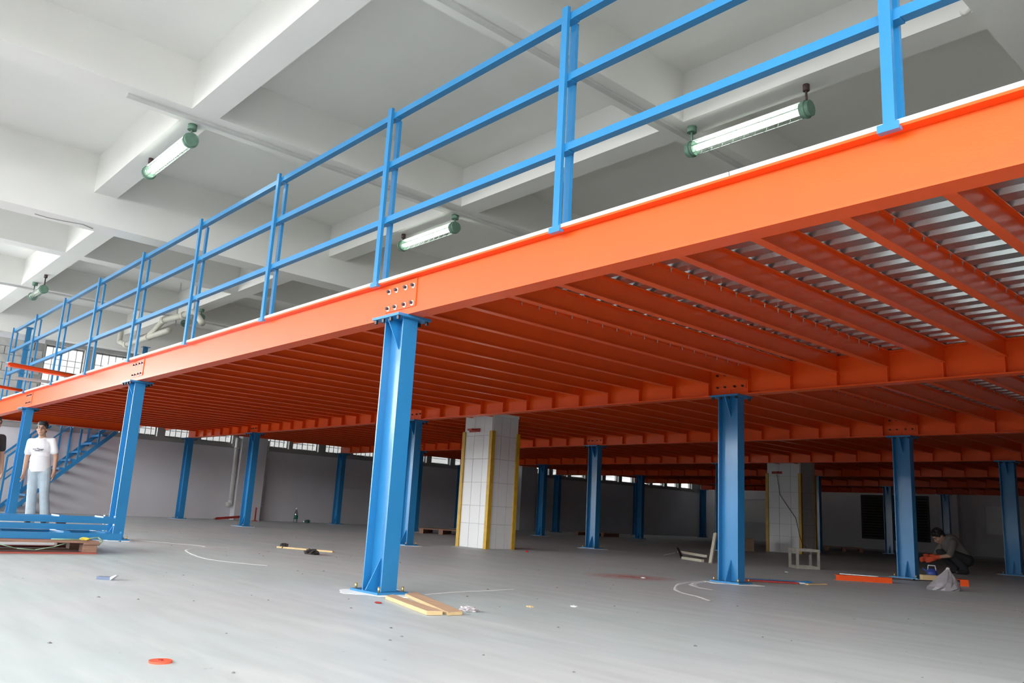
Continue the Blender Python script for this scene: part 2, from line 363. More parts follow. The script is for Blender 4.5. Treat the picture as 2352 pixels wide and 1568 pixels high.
# ---- the yard outside: ground, unseen wall added to block the low sky, and the plain facade next door seen through the left windows
YARD = mat('yard_concrete', (0.36, 0.355, 0.34), 0.9, var=0.15, vscale=0.6)
wallbox('ground', [(-60, 60, -60, FRONT_Y - 0.3, -0.25, -0.05), (-60, LEFT_X - .3, FRONT_Y - .3, 70, -.25, -.05), (RIGHT_X + .3, 60, FRONT_Y - .3, 70, -.25, -.05)], YARD)
wallbox('wall_sky_blocker', [(-60, 60, -26.3, -26.0, -.05, 2.4), (26, 26.3, -26, 70, -.05, 2.4)], RAWC)
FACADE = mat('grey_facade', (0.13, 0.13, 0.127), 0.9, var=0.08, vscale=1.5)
nb = wallbox('wall_neighbour', [(-20.9, -20.6, .5, 45, -.05, 14.0)], FACADE)  # upper height added to block the sky above the visible facade
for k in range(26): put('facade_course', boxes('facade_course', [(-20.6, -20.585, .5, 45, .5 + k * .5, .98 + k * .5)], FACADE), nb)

# ---- tiled concrete pillars of the hall
def pillar(x0, x1, y0, y1, label, wire=False):
    t = thing('tiled_pillar', label, 'pillar', ((x0 + x1) / 2, (y0 + y1) / 2, 0), group='tiled concrete pillars')
    hx, hy = (x1 - x0) / 2, (y1 - y0) / 2
    put('core', boxes('core', [(-hx, hx, -hy, hy, 0, GIR)], GROUT), t)
    rows = [0, .397, .693, 1.08, 1.473, 1.865, 2.20]; g = 0.0035
    # hall plaster above the tiling
    put('plaster', boxes('plaster', [(-hx - .012, hx + .012, -hy - .012, -hy, 2.2, GIR), (-hx - .012, hx + .012, hy, hy + .012, 2.2, GIR), (-hx - .012, -hx, -hy, hy, 2.2, GIR), (hx, hx + .012, -hy, hy, 2.2, GIR)], CEIL), t)
    fx = [0, .37, .72, 1]; fy = [0, .33, .67, 1]
    for r in range(6):
        z0, z1 = rows[r] + g, rows[r+1] - g
        for k in range(3):
            e = random.uniform(0, .002)
            a, b = -hx + 2 * hx * fx[k] + g, -hx + 2 * hx * fx[k+1] - g
            put('tile', boxes('tile', [(a, b, -hy - .012 - e, -hy, z0, z1)], TILE), t)
            a, b = -hy + 2 * hy * fy[k] + g, -hy + 2 * hy * fy[k+1] - g
            put('tile', boxes('tile', [(hx, hx + .012 + e, a, b, z0, z1)], TILE), t)
    gm = boxes('corner_guard', [(-.022, .052, -.022, 0, 0, 1.94), (-.022, 0, 0, .052, 0, 1.94)], YELLOW)
    for (sx, sy, rz) in ((-1, -1, 0), (1, -1, PI / 2), (1, 1, PI), (-1, 1, -PI / 2)):
        put('corner_guard', gm, t, (sx * (hx + .014), sy * (hy + .014), 0), (0, 0, rz))
    if wire:
        put('hanging_wire', tube('hanging_wire', [(-hx + .28, -hy - .022, 1.92), (-hx + .36, -hy - .024, 1.4), (hx - .12, -hy - .024, .85), (hx - .03, -hy - .045, .5), (hx + .05, -hy - .05, .25), (hx + .3, -hy - .04, 0.01)], .006, DARKC, 6), t)
    return t
P1 = (-6.08, -5.35, 5.55, 6.12)
P2 = (-6.2, -5.3, 15.6, 16.3)
pillar(*P1, 'white tiled pillar with yellow corner guards standing behind the front steel column')
pillar(*P2, 'white tiled pillar with a dark wire hanging down, deep in the shade', True)

# ================================================================== steel mezzanine
LX = [6.092, 0.0, -6.092, -12.185, -16.0]          # column lines, index 0 is outside the frame
RY = [4.467 * j for j in range(7)]
ZB, ZT = 2.02, 2.335                                # main beam bottom and top
H2, B2 = .125, .065
shaft_me = boxes('shaft', [(-H2, -H2 + .012, -B2, B2, .02, 2.0), (H2 - .012, H2, -B2, B2, .02, 2.0), (-H2 + .012, H2 - .012, -.004, .004, .02, 2.0)], BLUE)
base_me = boxes('base_plate', [(-.18, .18, -.13, .13, 0, .018)], BLUE)
head_me = boxes('head_plate', [(-.18, .18, -.15, .15, 2.0, 2.02)], BLUE)
gus_b = prism('gusset', [(-.004, .02), (-.115, .02), (-.006, .24), (-.004, .24)], 'x', -.005, .005, BLUE)
gus_t = prism('gusset', [(-.004, 2.0), (-.125, 2.0), (-.006, 1.78), (-.004, 1.78)], 'x', -.005, .005, BLUE)
anch_me = cyl('anchor_bolt', (0, 0, .018), (0, 0, .055), .009, BRASS, 8)
hb_me = cyl('bolt', (0, 0, -.028), (0, 0, 0), .015, BOLT, 6, smooth=False)
pad_bm = bmesh.new()
bmesh.ops.create_circle(pad_bm, cap_ends=True, segments=28, radius=1.0)
for v in pad_bm.verts: a = math.atan2(v.co.y, v.co.x); s = 1 + .18 * math.sin(3 * a + 1) + .1 * math.sin(7 * a); v.co.x *= .29 * s; v.co.y *= .24 * s
ext = bmesh.ops.extrude_face_region(pad_bm, geom=list(pad_bm.faces)); bmesh.ops.translate(pad_bm, vec=(0, 0, .003), verts=[v for v in ext['geom'] if isinstance(v, bmesh.types.BMVert)])
pad_me = fin(pad_bm, 'grout_smear', DUST)
ROWN = ['front row under the guardrail', 'second row', 'third row', 'fourth row', 'fifth row', 'sixth row', 'rearmost row']
def column(i, j):
    nth = 5 - i
    t = thing('steel_column', 'blue steel H-column, %s from the stair end in the %s' % (ORD[nth], ROWN[j]), 'column', (LX[i], RY[j], 0), group='blue steel mezzanine columns')
    put('shaft', shaft_me, t); put('base_plate', base_me, t); put('head_plate', head_me, t)
    for rz in (0, PI): put('gusset', gus_b, t, (0, 0, 0), (0, 0, rz)); put('gusset', gus_t, t, (0, 0, 0), (0, 0, rz))
    for sx in (-1, 1):
        for sy in (-1, 1): put('anchor_bolt', anch_me, t, (sx * .15, sy * .1, 0))
    if j < 4:
        for bx in (-.15, -.05, .05, .15):
            for sy in (-1, 1): put('bolt', hb_me, t, (bx, sy * .13, 2.0))
        tag(put('grout_smear', pad_me, t, (0, 0, 0)), 'white grout smeared around the base plate')
    return t
for i in range(5):
    for j in range(7): column(i, j)

# ---- main beams (I-section along X)
FW = .068
cover_me = boxes('splice_plate', [(-.205, .205, -.014, -.006, 2.095, 2.312)], ORANGE)
bolt_me = cyl('bolt', (0, -.036, 0), (0, -.014, 0), .0125, BOLT, 6, smooth=False)
wash_me = cyl('washer', (0, -.0165, 0), (0, -.014, 0), .021, ZINC, 12, smooth=False)
tab_me = boxes('joist_cleat', [(-.004, .004, -FW, -.006, ZB + .014, ZT - .014)], ORANGE)
DX = 6.092 / 12
JX = [.25 + DX * k for k in range(-32, 12)]
JX = [x for x in JX if -15.9 < x < 6.0]
def beam(i, j):
    xa, xb = LX[i+1], LX[i]
    lo = xa if i + 1 < 4 else xa - .1
    hi = xb if i > 0 else xb + .1
    cx = (lo + hi) / 2; hl = (hi - lo) / 2 - .0015
    t = thing('main_beam', 'orange steel I-beam on the %s of columns, %s span from the stair end' % (ROWN[j], ORD[4 - i]), 'beam', (cx, RY[j], 0), group='orange main beams of the mezzanine')
    put('web', boxes('web', [(-hl, hl, -.006, .006, ZB + .014, ZT - .014)], ORANGE), t)
    put('flange', boxes('flange', [(-hl, hl, -FW, FW, ZT - .014, ZT)], ORANGE), t)
    put('flange', boxes('flange', [(-hl, hl, -FW, FW, ZB, ZB + .014)], ORANGE), t)
    if i > 0:                                             # splice over the column at its near end
        x = hi - cx - .02 if j == 0 else hi - cx
        sp = put('splice_plate', cover_me, t, (x, 0, 0))
        if j < 3:
            for bx in (-.165, -.065, .06, .16):
                for bz in (2.125, 2.262):
                    b = put('bolt', bolt_me, sp, (bx, 0, bz))
                    if j == 0: put('washer', wash_me, sp, (bx + .004, 0, bz - .003))
    if j > 0:
        for x in JX:
            if lo < x < hi and not (abs(x - xa) < .02): put('joist_cleat', tab_me, t, (x - cx, 0, 0))
    return t
for i in range(4):
    for j in range(7): beam(i, j)
# end beam across the stair head
t = thing('end_beam', 'orange end beam crossing above the blue stair', 'beam', (-16.0, 1.56, 0))
put('web', boxes('web', [(-.006, .006, -1.49, 1.49, ZB + .014, ZT - .014)], ORANGE), t)
for z in (ZB, ZT - .014): put('flange', boxes('flange', [(-FW, FW, -1.49, 1.49, z, z + .014)], ORANGE), t)
put('end_plate', boxes('end_plate', [(-FW, FW, 1.49, 1.502, ZB, ZT)], ORANGE), t)

# ---- joists (along Y between the beams)
JH = .165; JW = .032
L0 = 4.467 / 2 - FW - .001
def joist_meshes(hl):
    # a C/I section with visible lip: web, bottom flange, top flange
    a = boxes('joist_web', [(-.003, .003, -hl, hl, ZT - JH, ZT)], ORANGE)
    return (boxes('web', [(-.004, .004, -hl, hl, ZT - JH + .008, ZT - .008)], ORANGE),
            boxes('flange', [(-JW, JW, -hl, hl, ZT - JH, ZT - JH + .008)], ORANGE),
            boxes('flange', [(-JW, JW, -hl, hl, ZT - .008, ZT)], ORANGE))
JM = joist_meshes(L0)
TEENS = ['ten', 'eleven', 'twelve', 'thirteen', 'fourteen', 'fifteen', 'sixteen', 'seventeen', 'eighteen', 'nineteen']
def ordn(n):
    if n < 10: return ORD[n]
    if n < 20: return 'twelfth' if n == 12 else TEENS[n - 10] + 'th'
    d = {2: 'twent', 3: 'thirt', 4: 'fort'}[n // 10]
    return d + 'ieth' if n % 10 == 0 else d + 'y-' + ORD[n % 10]
def add_joist(x, y, me, j):
    n = JX.index(x) + 1
    t = thing('floor_joist', 'slim orange deck joist, %s from the stair end, %s bay behind the front beam' % (ordn(n), ORD[j+1]), 'joist', (x, y, 0), group='joists of the %s bay' % ORD[j+1])
    put('web', me[0], t); put('flange', me[1], t); put('flange', me[2], t)
    return t
screw_bm = bmesh.new()
yy = -L0 + .12
while yy < L0 - .05:
    cyl_bm(screw_bm, (JW - .01, yy, ZT - .035), (JW - .01, yy, ZT - .009), .0035, .0035, 5)
    cyl_bm(screw_bm, (JW - .01, yy, ZT - .014), (JW - .01, yy, ZT - .008), .008, .008, 6)
    yy += .2
screw_me = fin(screw_bm, 'deck_screws', GALV)
stub_parts = []
for j in range(6):
    yc = (RY[j] + RY[j+1]) / 2
    for n, x in enumerate(JX):
        hole = None
        for P in (P1, P2):
            if P[0] - .08 < x < P[1] + .08 and RY[j] < P[2] and P[3] < RY[j+1]: hole = P
        if hole:
            for (a, b, sd) in ((RY[j] + FW + .001, hole[2] - .05, 'before'), (hole[3] + .05, RY[j+1] - FW - .001, 'behind')):
                me = joist_meshes((b - a) / 2)
                t = add_joist(x, (a + b) / 2, me, j)
                t['label'] = 'short orange joist cut off %s the %s tiled pillar, %s from the stair end' % (sd, 'yellow-guarded' if hole is P1 else 'shaded', ordn(n + 1))
                t['group'] = 'joists cut at the pillars, %s bay' % ORD[j+1]
        else:
            t = add_joist(x, yc, JM, j)
            if j < 2 and n % 3 == 1 and x > -1.5:
                tag(put('deck_screws', screw_me, t), 'row of deck screw tips', kind='stuff')
# red stub bracket on the pillar face
for (P, lab) in ((P1, 'small red steel bracket fixed to the tiled pillar with yellow guards'), (P2, 'small red steel bracket at the top of the dark wire pillar')):
    x = P[0] + .28; y = P[2]
    t = thing('pillar_bracket', lab, 'bracket', (x, y, 1.93))
    put('plate', boxes('plate', [(-.14, .14, -.03, -.016, 0, .06)], REDP), t)
    put('stub', boxes('stub', [(-.06, .06, -.14, -.03, .02, .05)], REDP), t)

# ---- corrugated deck sheets
PITCH = .2; RIB = .05
def deck_profile(y0, y1):
    pts = []; y = y0
    while y < y1 - 1e-4:
        for (f, z) in ((0, 0), (.30, 0), (.40, 1), (.66, 1), (.76, 0)):
            if y + f * PITCH < y1: pts.append((y + f * PITCH, ZT + .0015 + z * RIB))
        y += PITCH
    pts.append((y1, ZT + .0015)); return pts
def deck(x0, x1, y0, y1, label, group):
    t = thing('deck_sheet', label, 'decking', ((x0 + x1) / 2, (y0 + y1) / 2, 0), group=group)
    cx, cy = (x0 + x1) / 2, (y0 + y1) / 2
    return t, cx, cy
def deck_mesh(x0, x1, y0, y1, cx, cy):
    pr = deck_profile(y0, y1); V = []; F = []
    for k, (y, z) in enumerate(pr):
        V += [(x0 - cx, y - cy, z), (x1 - cx, y - cy, z), (x0 - cx, y - cy, z + .0012), (x1 - cx, y - cy, z + .0012)]
        if k:
            q = 4 * k; F += [(q - 4, q, q + 1, q - 3), (q - 2, q - 1, q + 3, q + 2)]
    me = bpy.data.meshes.new('corrugation'); me.from_pydata(V, [], F); me.materials.append(GALV); return me
def pieces(x0, x1, y0, y1):
    """rectangles of the sheet around a pillar opening"""
    for P in (P1, P2):
        a, b, c, d = P[0] - .04, P[1] + .04, P[2] - .04, P[3] + .04
        if x0 < b and x1 > a and y0 < d and y1 > c:
            out = [(x0, x1, y0, c), (x0, x1, d, y1)]
            if a > x0: out.append((x0, min(a, x1), c, d))
            if b < x1: out.append((max(b, x0), x1, c, d))
            return [r for r in out if r[1] - r[0] > .01 and r[3] - r[2] > .01]
    return [(x0, x1, y0, y1)]
for i in range(4):
    for j in range(6):
        x0, x1 = LX[i+1] + (.0 if i < 3 else -.07) + .004, LX[i] - .004
        y0, y1 = RY[j] + .07, RY[j+1] + .066
        t, cx, cy = deck(x0, x1, y0, y1, 'ribbed galvanized deck over the %s bay behind the front beam, %s from the stair end' % (ORD[j+1], ORD[4 - i]), 'galvanized deck sheets')
        for (a, b, c, d) in pieces(x0, x1, y0, y1):
            put('corrugation', deck_mesh(a, b, c, d, cx, cy), t)
            put('topping', boxes('topping', [(a - cx, b - cx, c - cy, d - cy, ZT + RIB + .004, ZT + RIB + .02)], DECKTOP), t)
# the deck carried on to the left wall beyond the stair opening
for j in range(6):
    y0, y1 = (3.1 if j == 0 else RY[j] + .07), RY[j+1] + .066
    t, cx, cy = deck(-16.97, -16.08, y0, y1, 'narrow ribbed deck strip between end beam and left wall, %s bay behind the front beam' % ORD[j+1], 'narrow deck strips along the left wall')
    put('corrugation', deck_mesh(-16.97, -16.08, y0, y1, cx, cy), t)
    put('topping', boxes('topping', [(-16.97 - cx, -16.08 - cx, y0 - cy, y1 - cy, ZT + RIB + .004, ZT + RIB + .02)], DECKTOP), t)
    for k in range(2):
        yk = y0 + (y1 - y0) * (k + .5) / 2
        put('bearer', boxes('bearer', [(-16.99 - cx, -16.07 - cx, yk - cy - .03, yk - cy + .03, ZT - .1, ZT)], ORANGE), t)
# ---- white edge trim on the front beam
tx = [6.19, 2.95, 0.02, -3.9, -8.0, -12.0, -16.08]
for k in range(6):
    a, b = tx[k+1] + .003, tx[k] - .003; c = (a + b) / 2
    o = put('deck_edge_trim', boxes('deck_edge_trim', [(a - c, b - c, -.066, -.062, ZT, ZT + .024), (a - c, b - c, -.062, .069, ZT, ZT + .004), (a - c, b - c, -.062, -.03, ZT + .02, ZT + .024)], TRIMW), None, (c, 0, 0))
    tag(o, 'white metal edging strip along the deck, %s piece from the stair end' % ORD[6 - k], 'edging', 'white deck edging strips')

# ---- guardrail
gr = thing('guardrail', 'long blue square-tube guardrail with paired posts along the deck edge', 'guardrail', (0, 0, ZT))
PW, PD = .052, .026
up_f = boxes('upright', [(-PW/2, PW/2, -.088, -.088 + PD, -.012, 1.515)], BLUE)
up_b = boxes('upright', [(-PW/2, PW/2, -.004, -.004 + PD, .004, 1.43)], BLUE)
foot = boxes('foot_plate', [(-.05, .045, -.096, -.062, -.03, -.014), (-.05, .045, -.096, -.088, -.014, .006)], BLUE)
RZ = [3.788 - ZT, 3.351 - ZT, 2.867 - ZT]
link = boxes('cross_link', [(-PW/2, PW/2, -.062, -.004, -.031, -.0255), (PW/2, PW/2 + .03, -.064, -.004, -.031, -.0255)], BLUE)
PX = [-.30 - k * 2.031 for k in range(-3, 8)]
for x in PX:
    f = put('post_frame', up_f, gr, (x, 0, 0))
    put('upright', up_b, f)
    put('foot_plate', foot, f)
    for z in RZ: put('cross_link', link, f, (0, 0, z))
for n in range(len(PX) - 1):
    a, b = PX[n+1], PX[n]; c = (a + b) / 2
    me = boxes('rail', [(a - c + .001, b - c - .001, -.0605, -.0055, -.025, .025)], BLUE)
    for z in RZ: put('rail', me, gr, (c, 0, z))
# guardrail along the stair end
# blue posts with flanged heads on the deck by the stair
for k, (y, z0, lab) in enumerate(((.41, ZT + .073, 'tall blue post with flanged collars at the stair end of the deck'), (2.95, ZT + .073, 'blue post with a flanged head rising behind the guardrail by the windows'))):
    t = thing('head_post', lab, 'post', (-15.6, y, z0))
    ht = 4.09 - z0
    put('shaft', boxes('shaft', [(-.036, .036, -.006, .006, 0, ht), (-.044, -.036, -.045, .045, 0, ht), (.036, .044, -.045, .045, 0, ht)], BLUE), t)
    put('head_plate', boxes('head_plate', [(-.09, .09, -.09, .09, ht - .015, ht)], BLUE), t)
    for z in (.0, .64, 1.17): put('collar', boxes('collar', [(-.075, .075, -.075, .075, z, z + .015)], BLUE), t)

# ---- stacked joists lying across the deck edge
def loose_bar(name, x, y0, y1, z, wd, ht, m, label):
    top = GREYTOP
    t = thing(name, label, 'steel section', (x, 0, z))
    put('web', boxes('web', [(-.004, .004, y0, y1, .006, ht - .006)], m), t)
    put('flange', boxes('flange', [(-wd / 2, wd / 2, y0, y1, 0, .006)], m), t)
    put('flange', boxes('flange', [(-wd / 2, wd / 2, y0, y1, ht - .006, ht)], top), t)
    return t

# ---- stair at the far end, rising towards +Y
st = thing('stair', 'blue steel stair with open treads rising to the deck by the left wall', 'stair', (-16.46, .62, 0))
n_tr = 10; rise = ZT / 11; run = 2.2 / 11
put('stringer', bar('stringer', (-.47, 0.02, .05), (-.47, 2.2, 2.23), .05, .09, BLUE), st)
put('stringer', bar('stringer', (.47, 0.12, .05), (.47, 2.06, 1.99), .05, .09, BLUE), st)
for k in range(n_tr):
    tr = put('tread', boxes('tread', [(-.44, .44, -.1, .1, -.02, 0), (-.44, .44, -.1, -.094, -.05, -.02)], BLUE), st, (0, .06 + run * (k + 1), rise * (k + 1)))
    for sx in (-1, 1): put('tread_bracket', boxes('tread_bracket', [(-.006, .006, -.08, .08, -.06, -.02)], BLUE), tr, (sx * .436, 0, 0))
for sx in (-.47, .47):
    zt = 3.08 if sx < 0 else 1.98
    put('handrail', bar('handrail', (sx, -.12, 1.22), (sx, -.12 + (zt - 1.22), zt), .045, .045, BLUE), st)
    put('mid_rail', bar('mid_rail', (sx, -.12, .70), (sx, -.12 + (zt - 1.1), zt - .40), .032, .032, BLUE), st)
    for (yk, zb) in ((-.12, .0), (.45, .42), (1.08, 1.06), (1.3, 1.28), (1.7, 1.68)):
        z1 = min(1.34 + yk, zt if sx < 0 else 1.98)
        put('baluster', bar('baluster', (sx, yk, zb), (sx, yk, z1), .04, .04, BLUE, up=(0, 1, 0)), st)

def laid(p0, p1, label, m, wd=.11, ht=.1):
    d = Vector((p1[0] - p0[0], p1[1] - p0[1], 0)); a = math.atan2(d.y, d.x) - PI / 2
    t = loose_bar('loose_section', 0, 0, d.length, 0, wd, ht, m, label)
    t.location = (p0[0], p0[1], ZT + RIB + .021); t.rotation_euler = (0, 0, a)
laid((-9.44, -.93), (-10.15, .95), 'longest grey-topped orange steel section jutting out through the guardrail', ORANGE, .13, .065)
laid((-11.12, -.50), (-10.93, 1.3), 'thin grey steel section jutting out through the guardrail between two others', GREYTOP, .06, .045)
laid((-12.95, -.45), (-13.75, .9), 'orange steel section jutting out through the guardrail closest to the stair end', ORANGE, .10, .055)

# ================================================================== lamps, conduits, pipes
body_l = 1.16
def lamp(x0, x1, y, z, lit, label, g=1):
    """protected fluorescent fitting hung under a beam, along X"""
    t = thing('tube_lamp', label, 'lamp', (min(x0, x1), y, z), group='caged fluorescent lamps')
    L = abs(x1 - x0)
    put('glass_cylinder', cyl('glass_cylinder', (.07, 0, 0), (L - .07, 0, 0), .058, LGLASS, 20), t)
    for s in (-1, 1):
        tb = put('tube', cyl('tube', (.08, s * .022, -.004), (L - .08, s * .022, -.004), .017, TUBE if lit else TUBEOFF, 12), t)
    put('reflector', boxes('reflector', [(.08, L - .08, -.05, .05, .06, .064)], TRIMW), t)
    for k, (a, b) in enumerate(((0, .09), (L - .09, L))):
        e = put('end_cap', cyl('end_cap', (a, 0, 0), (b, 0, 0), .074, LGREEN, 16), t)
        put('clamp_ring', cyl('clamp_ring', (a + .035, 0, 0), (a + .055, 0, 0), .084, LGREEN, 16), e)
    for k in range(6):
        a = k * PI / 3
        put('guard_wire', cyl('guard_wire', (.07, .068 * math.cos(a), .068 * math.sin(a)), (L - .07, .068 * math.cos(a), .068 * math.sin(a)), .0035, GALV, 6), t)
    ring = bmesh.new()
    for k in range(10):
        xx = .12 + (L - .24) * k / 9
        for s in range(14):
            a0, a1 = 2 * PI * s / 14, 2 * PI * (s + 1) / 14
            cyl_bm(ring, (xx, .068 * math.cos(a0), .068 * math.sin(a0)), (xx, .068 * math.cos(a1), .068 * math.sin(a1)), .0025, .0025, 4)
    tag(put('guard_rings', fin(ring, 'guard_rings', GALV), t), kind='stuff')
    for k, a in enumerate((.045, L - .045)):
        h = put('hanger', cyl('hanger', (a, 0, .07), (a, 0, SEC - z - .05), .011, LGREEN if k == g else LBROWN, 8), t)
        put('hanger_box', cyl('hanger_box', (a, 0, SEC - z - .06), (a, 0, SEC - z), .05 if k == g else .03, LGREEN if k == g else LBROWN, 10), t)
lamp(-4.66, -3.28, -.67, 4.32, True, 'lit caged tube lamp under the bare ceiling beam, upper left above the guardrail')
lamp(-4.53, -3.22, 2.88, 4.32, True, 'lit caged tube lamp seen between the middle guardrail posts')
lamp(.54, 1.86, 2.88, 4.26, True, 'lit caged tube lamp above the bright orange beam, largest of the lamps', 0)
lamp(-12.72, -11.78, -.17, 4.22, False, 'unlit caged tube lamp by the far left wall', 0)
lamp(-13.0, -11.98, 2.88, 4.32, False, 'unlit caged tube lamp above the cream drain pipe')
# cable trunking under the beams
for (x, y0, y1, lab) in ((-3.14, -1.4, 14, 'long white cable trunking under the ceiling beam, beginning above the bare ceiling bay'), (.44, -9.9, 14, 'white cable trunking under the ceiling beam above the large lit lamp'), (-13.3, -9.9, 14, 'white cable trunking under the ceiling beam near the left wall')):
    o = put('cable_trunking', boxes('cable_trunking', [(-.03, .03, y0, y1, -.028, 0), (-.034, .034, y0, y1, -.012, -.007)], PVCW), None, (x, 0, SEC)); tag(o, lab, 'cable trunking')
# drain pipes by the far windows
t = thing('drain_pipe', 'cream plastic drain pipe with elbows hung under the ceiling near the windows', 'pipe', (-14, 2.4, 4.0))
put('run', tube('run', [(-1.85, 0, .47), (-1.85, 0, .16), (-1.3, 0, .02), (1.55, 0, -.0)], .062, PVC, 12), t)
put('branch', tube('branch', [(.25, 0, .02), (1.15, .0, .28), (2.3, .0, .22), (2.9, .0, .22), (3.4, 0, -.1)], .062, PVC, 12), t)
for (x, z) in ((-1.25, .02), (.25, .01), (1.15, .28), (2.3, .22)): put('coupling', cyl('coupling', (x - .07, 0, z), (x + .07, 0, z), .078, PVC, 12), t)
for x in (-.6, 1.9, 2.85): put('hanger', boxes('hanger', [(x - .012, x + .012, -.012, .012, .05, SLAB - 4.0)], GALV), t)
# sensor on the beam
o = put('ceiling_sensor', cyl('ceiling_sensor', (0, 0, 0), (0, -.035, 0), .045, CEIL, 14, r1=.03), None, (3.2, 2.729, 4.53)); tag(o, 'small round white sensor on the side of the ceiling beam', 'sensor')
# downpipes on the wall
for (y, r, z0, m, lab) in ((6.12, .06, .42, PVCW, 'thick white downpipe with elbow foot beside the wall pilaster'), (7.02, .035, .42, PVCW, 'thin downpipe on the window side of the wall pilaster'), (17.6, .06, .42, PVCW, 'white downpipe on the far shaded part of the wall')):
    t = thing('downpipe', lab, 'pipe', (LEFT_X + .135, y, z0))
    put('pipe', cyl('pipe', (0, 0, .06), (0, 0, 1.80), r, m, 12), t)
    put('foot_elbow', tube('foot_elbow', [(0, 0, .1), (0, 0, 0), (.0, -.1, -.03)], r * 1.1, m, 10), t)
    for z in (.75, 1.5): put('clip', cyl('clip', (0, 0, z), (0, 0, z + .05), r * 1.18, m, 12), t)

# ================================================================== loose things on the floor
# two plywood offcuts
def plank(pts, h, label):
    cx = sum(p[0] for p in pts) / 4; cy = sum(p[1] for p in pts) / 4
    t = thing('plywood_offcut', label, 'board', (cx, cy, .002), group='plywood offcuts')
    q = [(x - cx, y - cy) for x, y in pts]
    put('core', prism('core', q, 'z', 0, h, PLYE), t)
    put('face_veneer', prism('face_veneer', [(x * .998, y * .998) for x, y in q], 'z', h, h + .002, PLY), t)
plank([(.375, -.192), (1.136, -.408), (1.165, -.315), (.33, -.10)], .022, 'plywood strip with a long pale edge, lying in front of the front column')
plank([(.271, .04), (1.19, -.295), (1.19, -.185), (.215, .17)], .018, 'plywood strip with a splintered end lying closer to the front column')
# crumpled plastic scrap
def crumple(name, c, r, m, label, cat, flat=.5, seed=1, sub=3, amp=.35):
    rnd = random.Random(seed); bm = bmesh.new(); bmesh.ops.create_icosphere(bm, subdivisions=sub, radius=1)
    for v in bm.verts:
        k = 1 + rnd.uniform(-amp, amp); v.co *= k; v.co.z = max(v.co.z, -.55)
        v.co.x *= r[0]; v.co.y *= r[1]; v.co.z = (v.co.z + .55) * r[2] / 1.55
    o = put(name, fin(bm, name, m), None, c); tag(o, label, cat); return o
crumple('plastic_scrap', (1.06, -.03, .001), (.055, .045, .03), BAGM, 'crumpled scrap of clear plastic beside the plywood strips', 'litter', seed=3)
# red tin lid
t = thing('tin_lid', 'flat round red tin lid lying alone on the open floor', 'lid', (1.911, -2.199, 0))
put('disc', cyl('disc', (0, 0, 0), (0, 0, .008), .042, mat('red_lid_paint', (.75, .12, .06), .4), 24, smooth=False), t)
put('boss', cyl('boss', (0, 0, .008), (0, 0, .011), .009, REDP, 12, smooth=False), t)
# small folded box
t = thing('match_box', 'small blue and white folded packet on the open floor', 'packet', (-1.135, -1.511, 0), (0, 0, .8)); t.scale = (.7, .7, .7)
put('sleeve', boxes('sleeve', [(-.09, .05, -.035, .035, 0, .03)], mat('packet_blue', (.16, .19, .28), .6)), t)
put('flap', prism('flap', [(.05, 0), (.11, .05), (.105, .055), (.045, .03)], 'y', -.035, .035, WHITEP), t)
# stick with knot, dark glove
t = thing('wood_stick', 'thin pale wooden stick with a dark rag knotted on it', 'stick', (-4.92, 1.65, .012))
put('stick', bar('stick', (0, 0, 0), (.8, .355, .0), .035, .02, PLYE), t)
def crumple_me(name, r, m, seed, sub=2, amp=.3):
    rnd = random.Random(seed); bm = bmesh.new(); bmesh.ops.create_icosphere(bm, subdivisions=sub, radius=1)
    for v in bm.verts:
        v.co *= 1 + rnd.uniform(-amp, amp); v.co.z = max(v.co.z, -.55); v.co = Vector((v.co.x * r[0], v.co.y * r[1], (v.co.z + .55) * r[2] / 1.55))
    return fin(bm, name, m)
put('rag', crumple_me('rag', (.06, .05, .07), BLACKR, 9), t, (.07, .06, -.01))
crumple('work_glove', (-3.80, 1.53, 0.0), (.13, .06, .06), BLACKR, 'dark crumpled work glove on the floor beside the wooden stick', 'glove', seed=11)
# small litter
for k, (x, y, m, lab) in enumerate(((1.083, .889, WHITEP, 'tiny scrap of white paper on the floor between the front column and the next one'), (-4.74, 5.9, mat('red_cap', (.7, .02, .03), .5), 'small red bottle cap beside the pillar with yellow guards'),
        (.55, -.36, REDP, 'small red paint chip near the plywood strips'), (-1.05, 7.45, WHITEP, 'white torn paper scrap in front of the metal stool'), (-.62, 3.75, WHITEP, 'white fleck lying in the orange overspray'), (1.0, .55, PLYE, 'small tan splinter on the open floor'))):
    crumple('litter_scrap', (x, y, .0), (.028, .02, .01) if k != 1 else (.026, .026, .026), m, lab, 'litter', seed=20 + k, sub=2)
rs = random.Random(5); V = []; F = []
for k in range(260):
    x, y = rs.uniform(-10, 4), rs.uniform(-2.5, 9); s = rs.uniform(.004, .013); a = rs.uniform(0, 3)
    q = len(V); c, d = math.cos(a) * s, math.sin(a) * s
    V += [(x - c, y - d, .001), (x + d, y - c, .001), (x + c, y + d, .001), (x - d, y + c, .001), (x, y, .001 + s * .5)]
    F += [(q, q+1, q+4), (q+1, q+2, q+4), (q+2, q+3, q+4), (q+3, q, q+4), (q+3, q+2, q+1, q)]
me = bpy.data.meshes.new('floor_debris'); me.from_pydata(V, [], F); me.materials.append(mat('debris', (.30, .28, .26), .9, var=.6, vscale=3))
tag(put('floor_debris', me), 'fine dark crumbs of debris scattered over the floor', 'debris', kind='stuff')
# orange overspray
sp = bmesh.new(); bmesh.ops.create_circle(sp, cap_ends=True, segments=40, radius=1)
o = put('paint_overspray', fin(sp, 'paint_overspray', spray_mat()), None, (-.75, 3.7, .002), (0, 0, .75), (.75, .62, 1)); tag(o, 'faint orange paint overspray on the floor', 'paint stain')
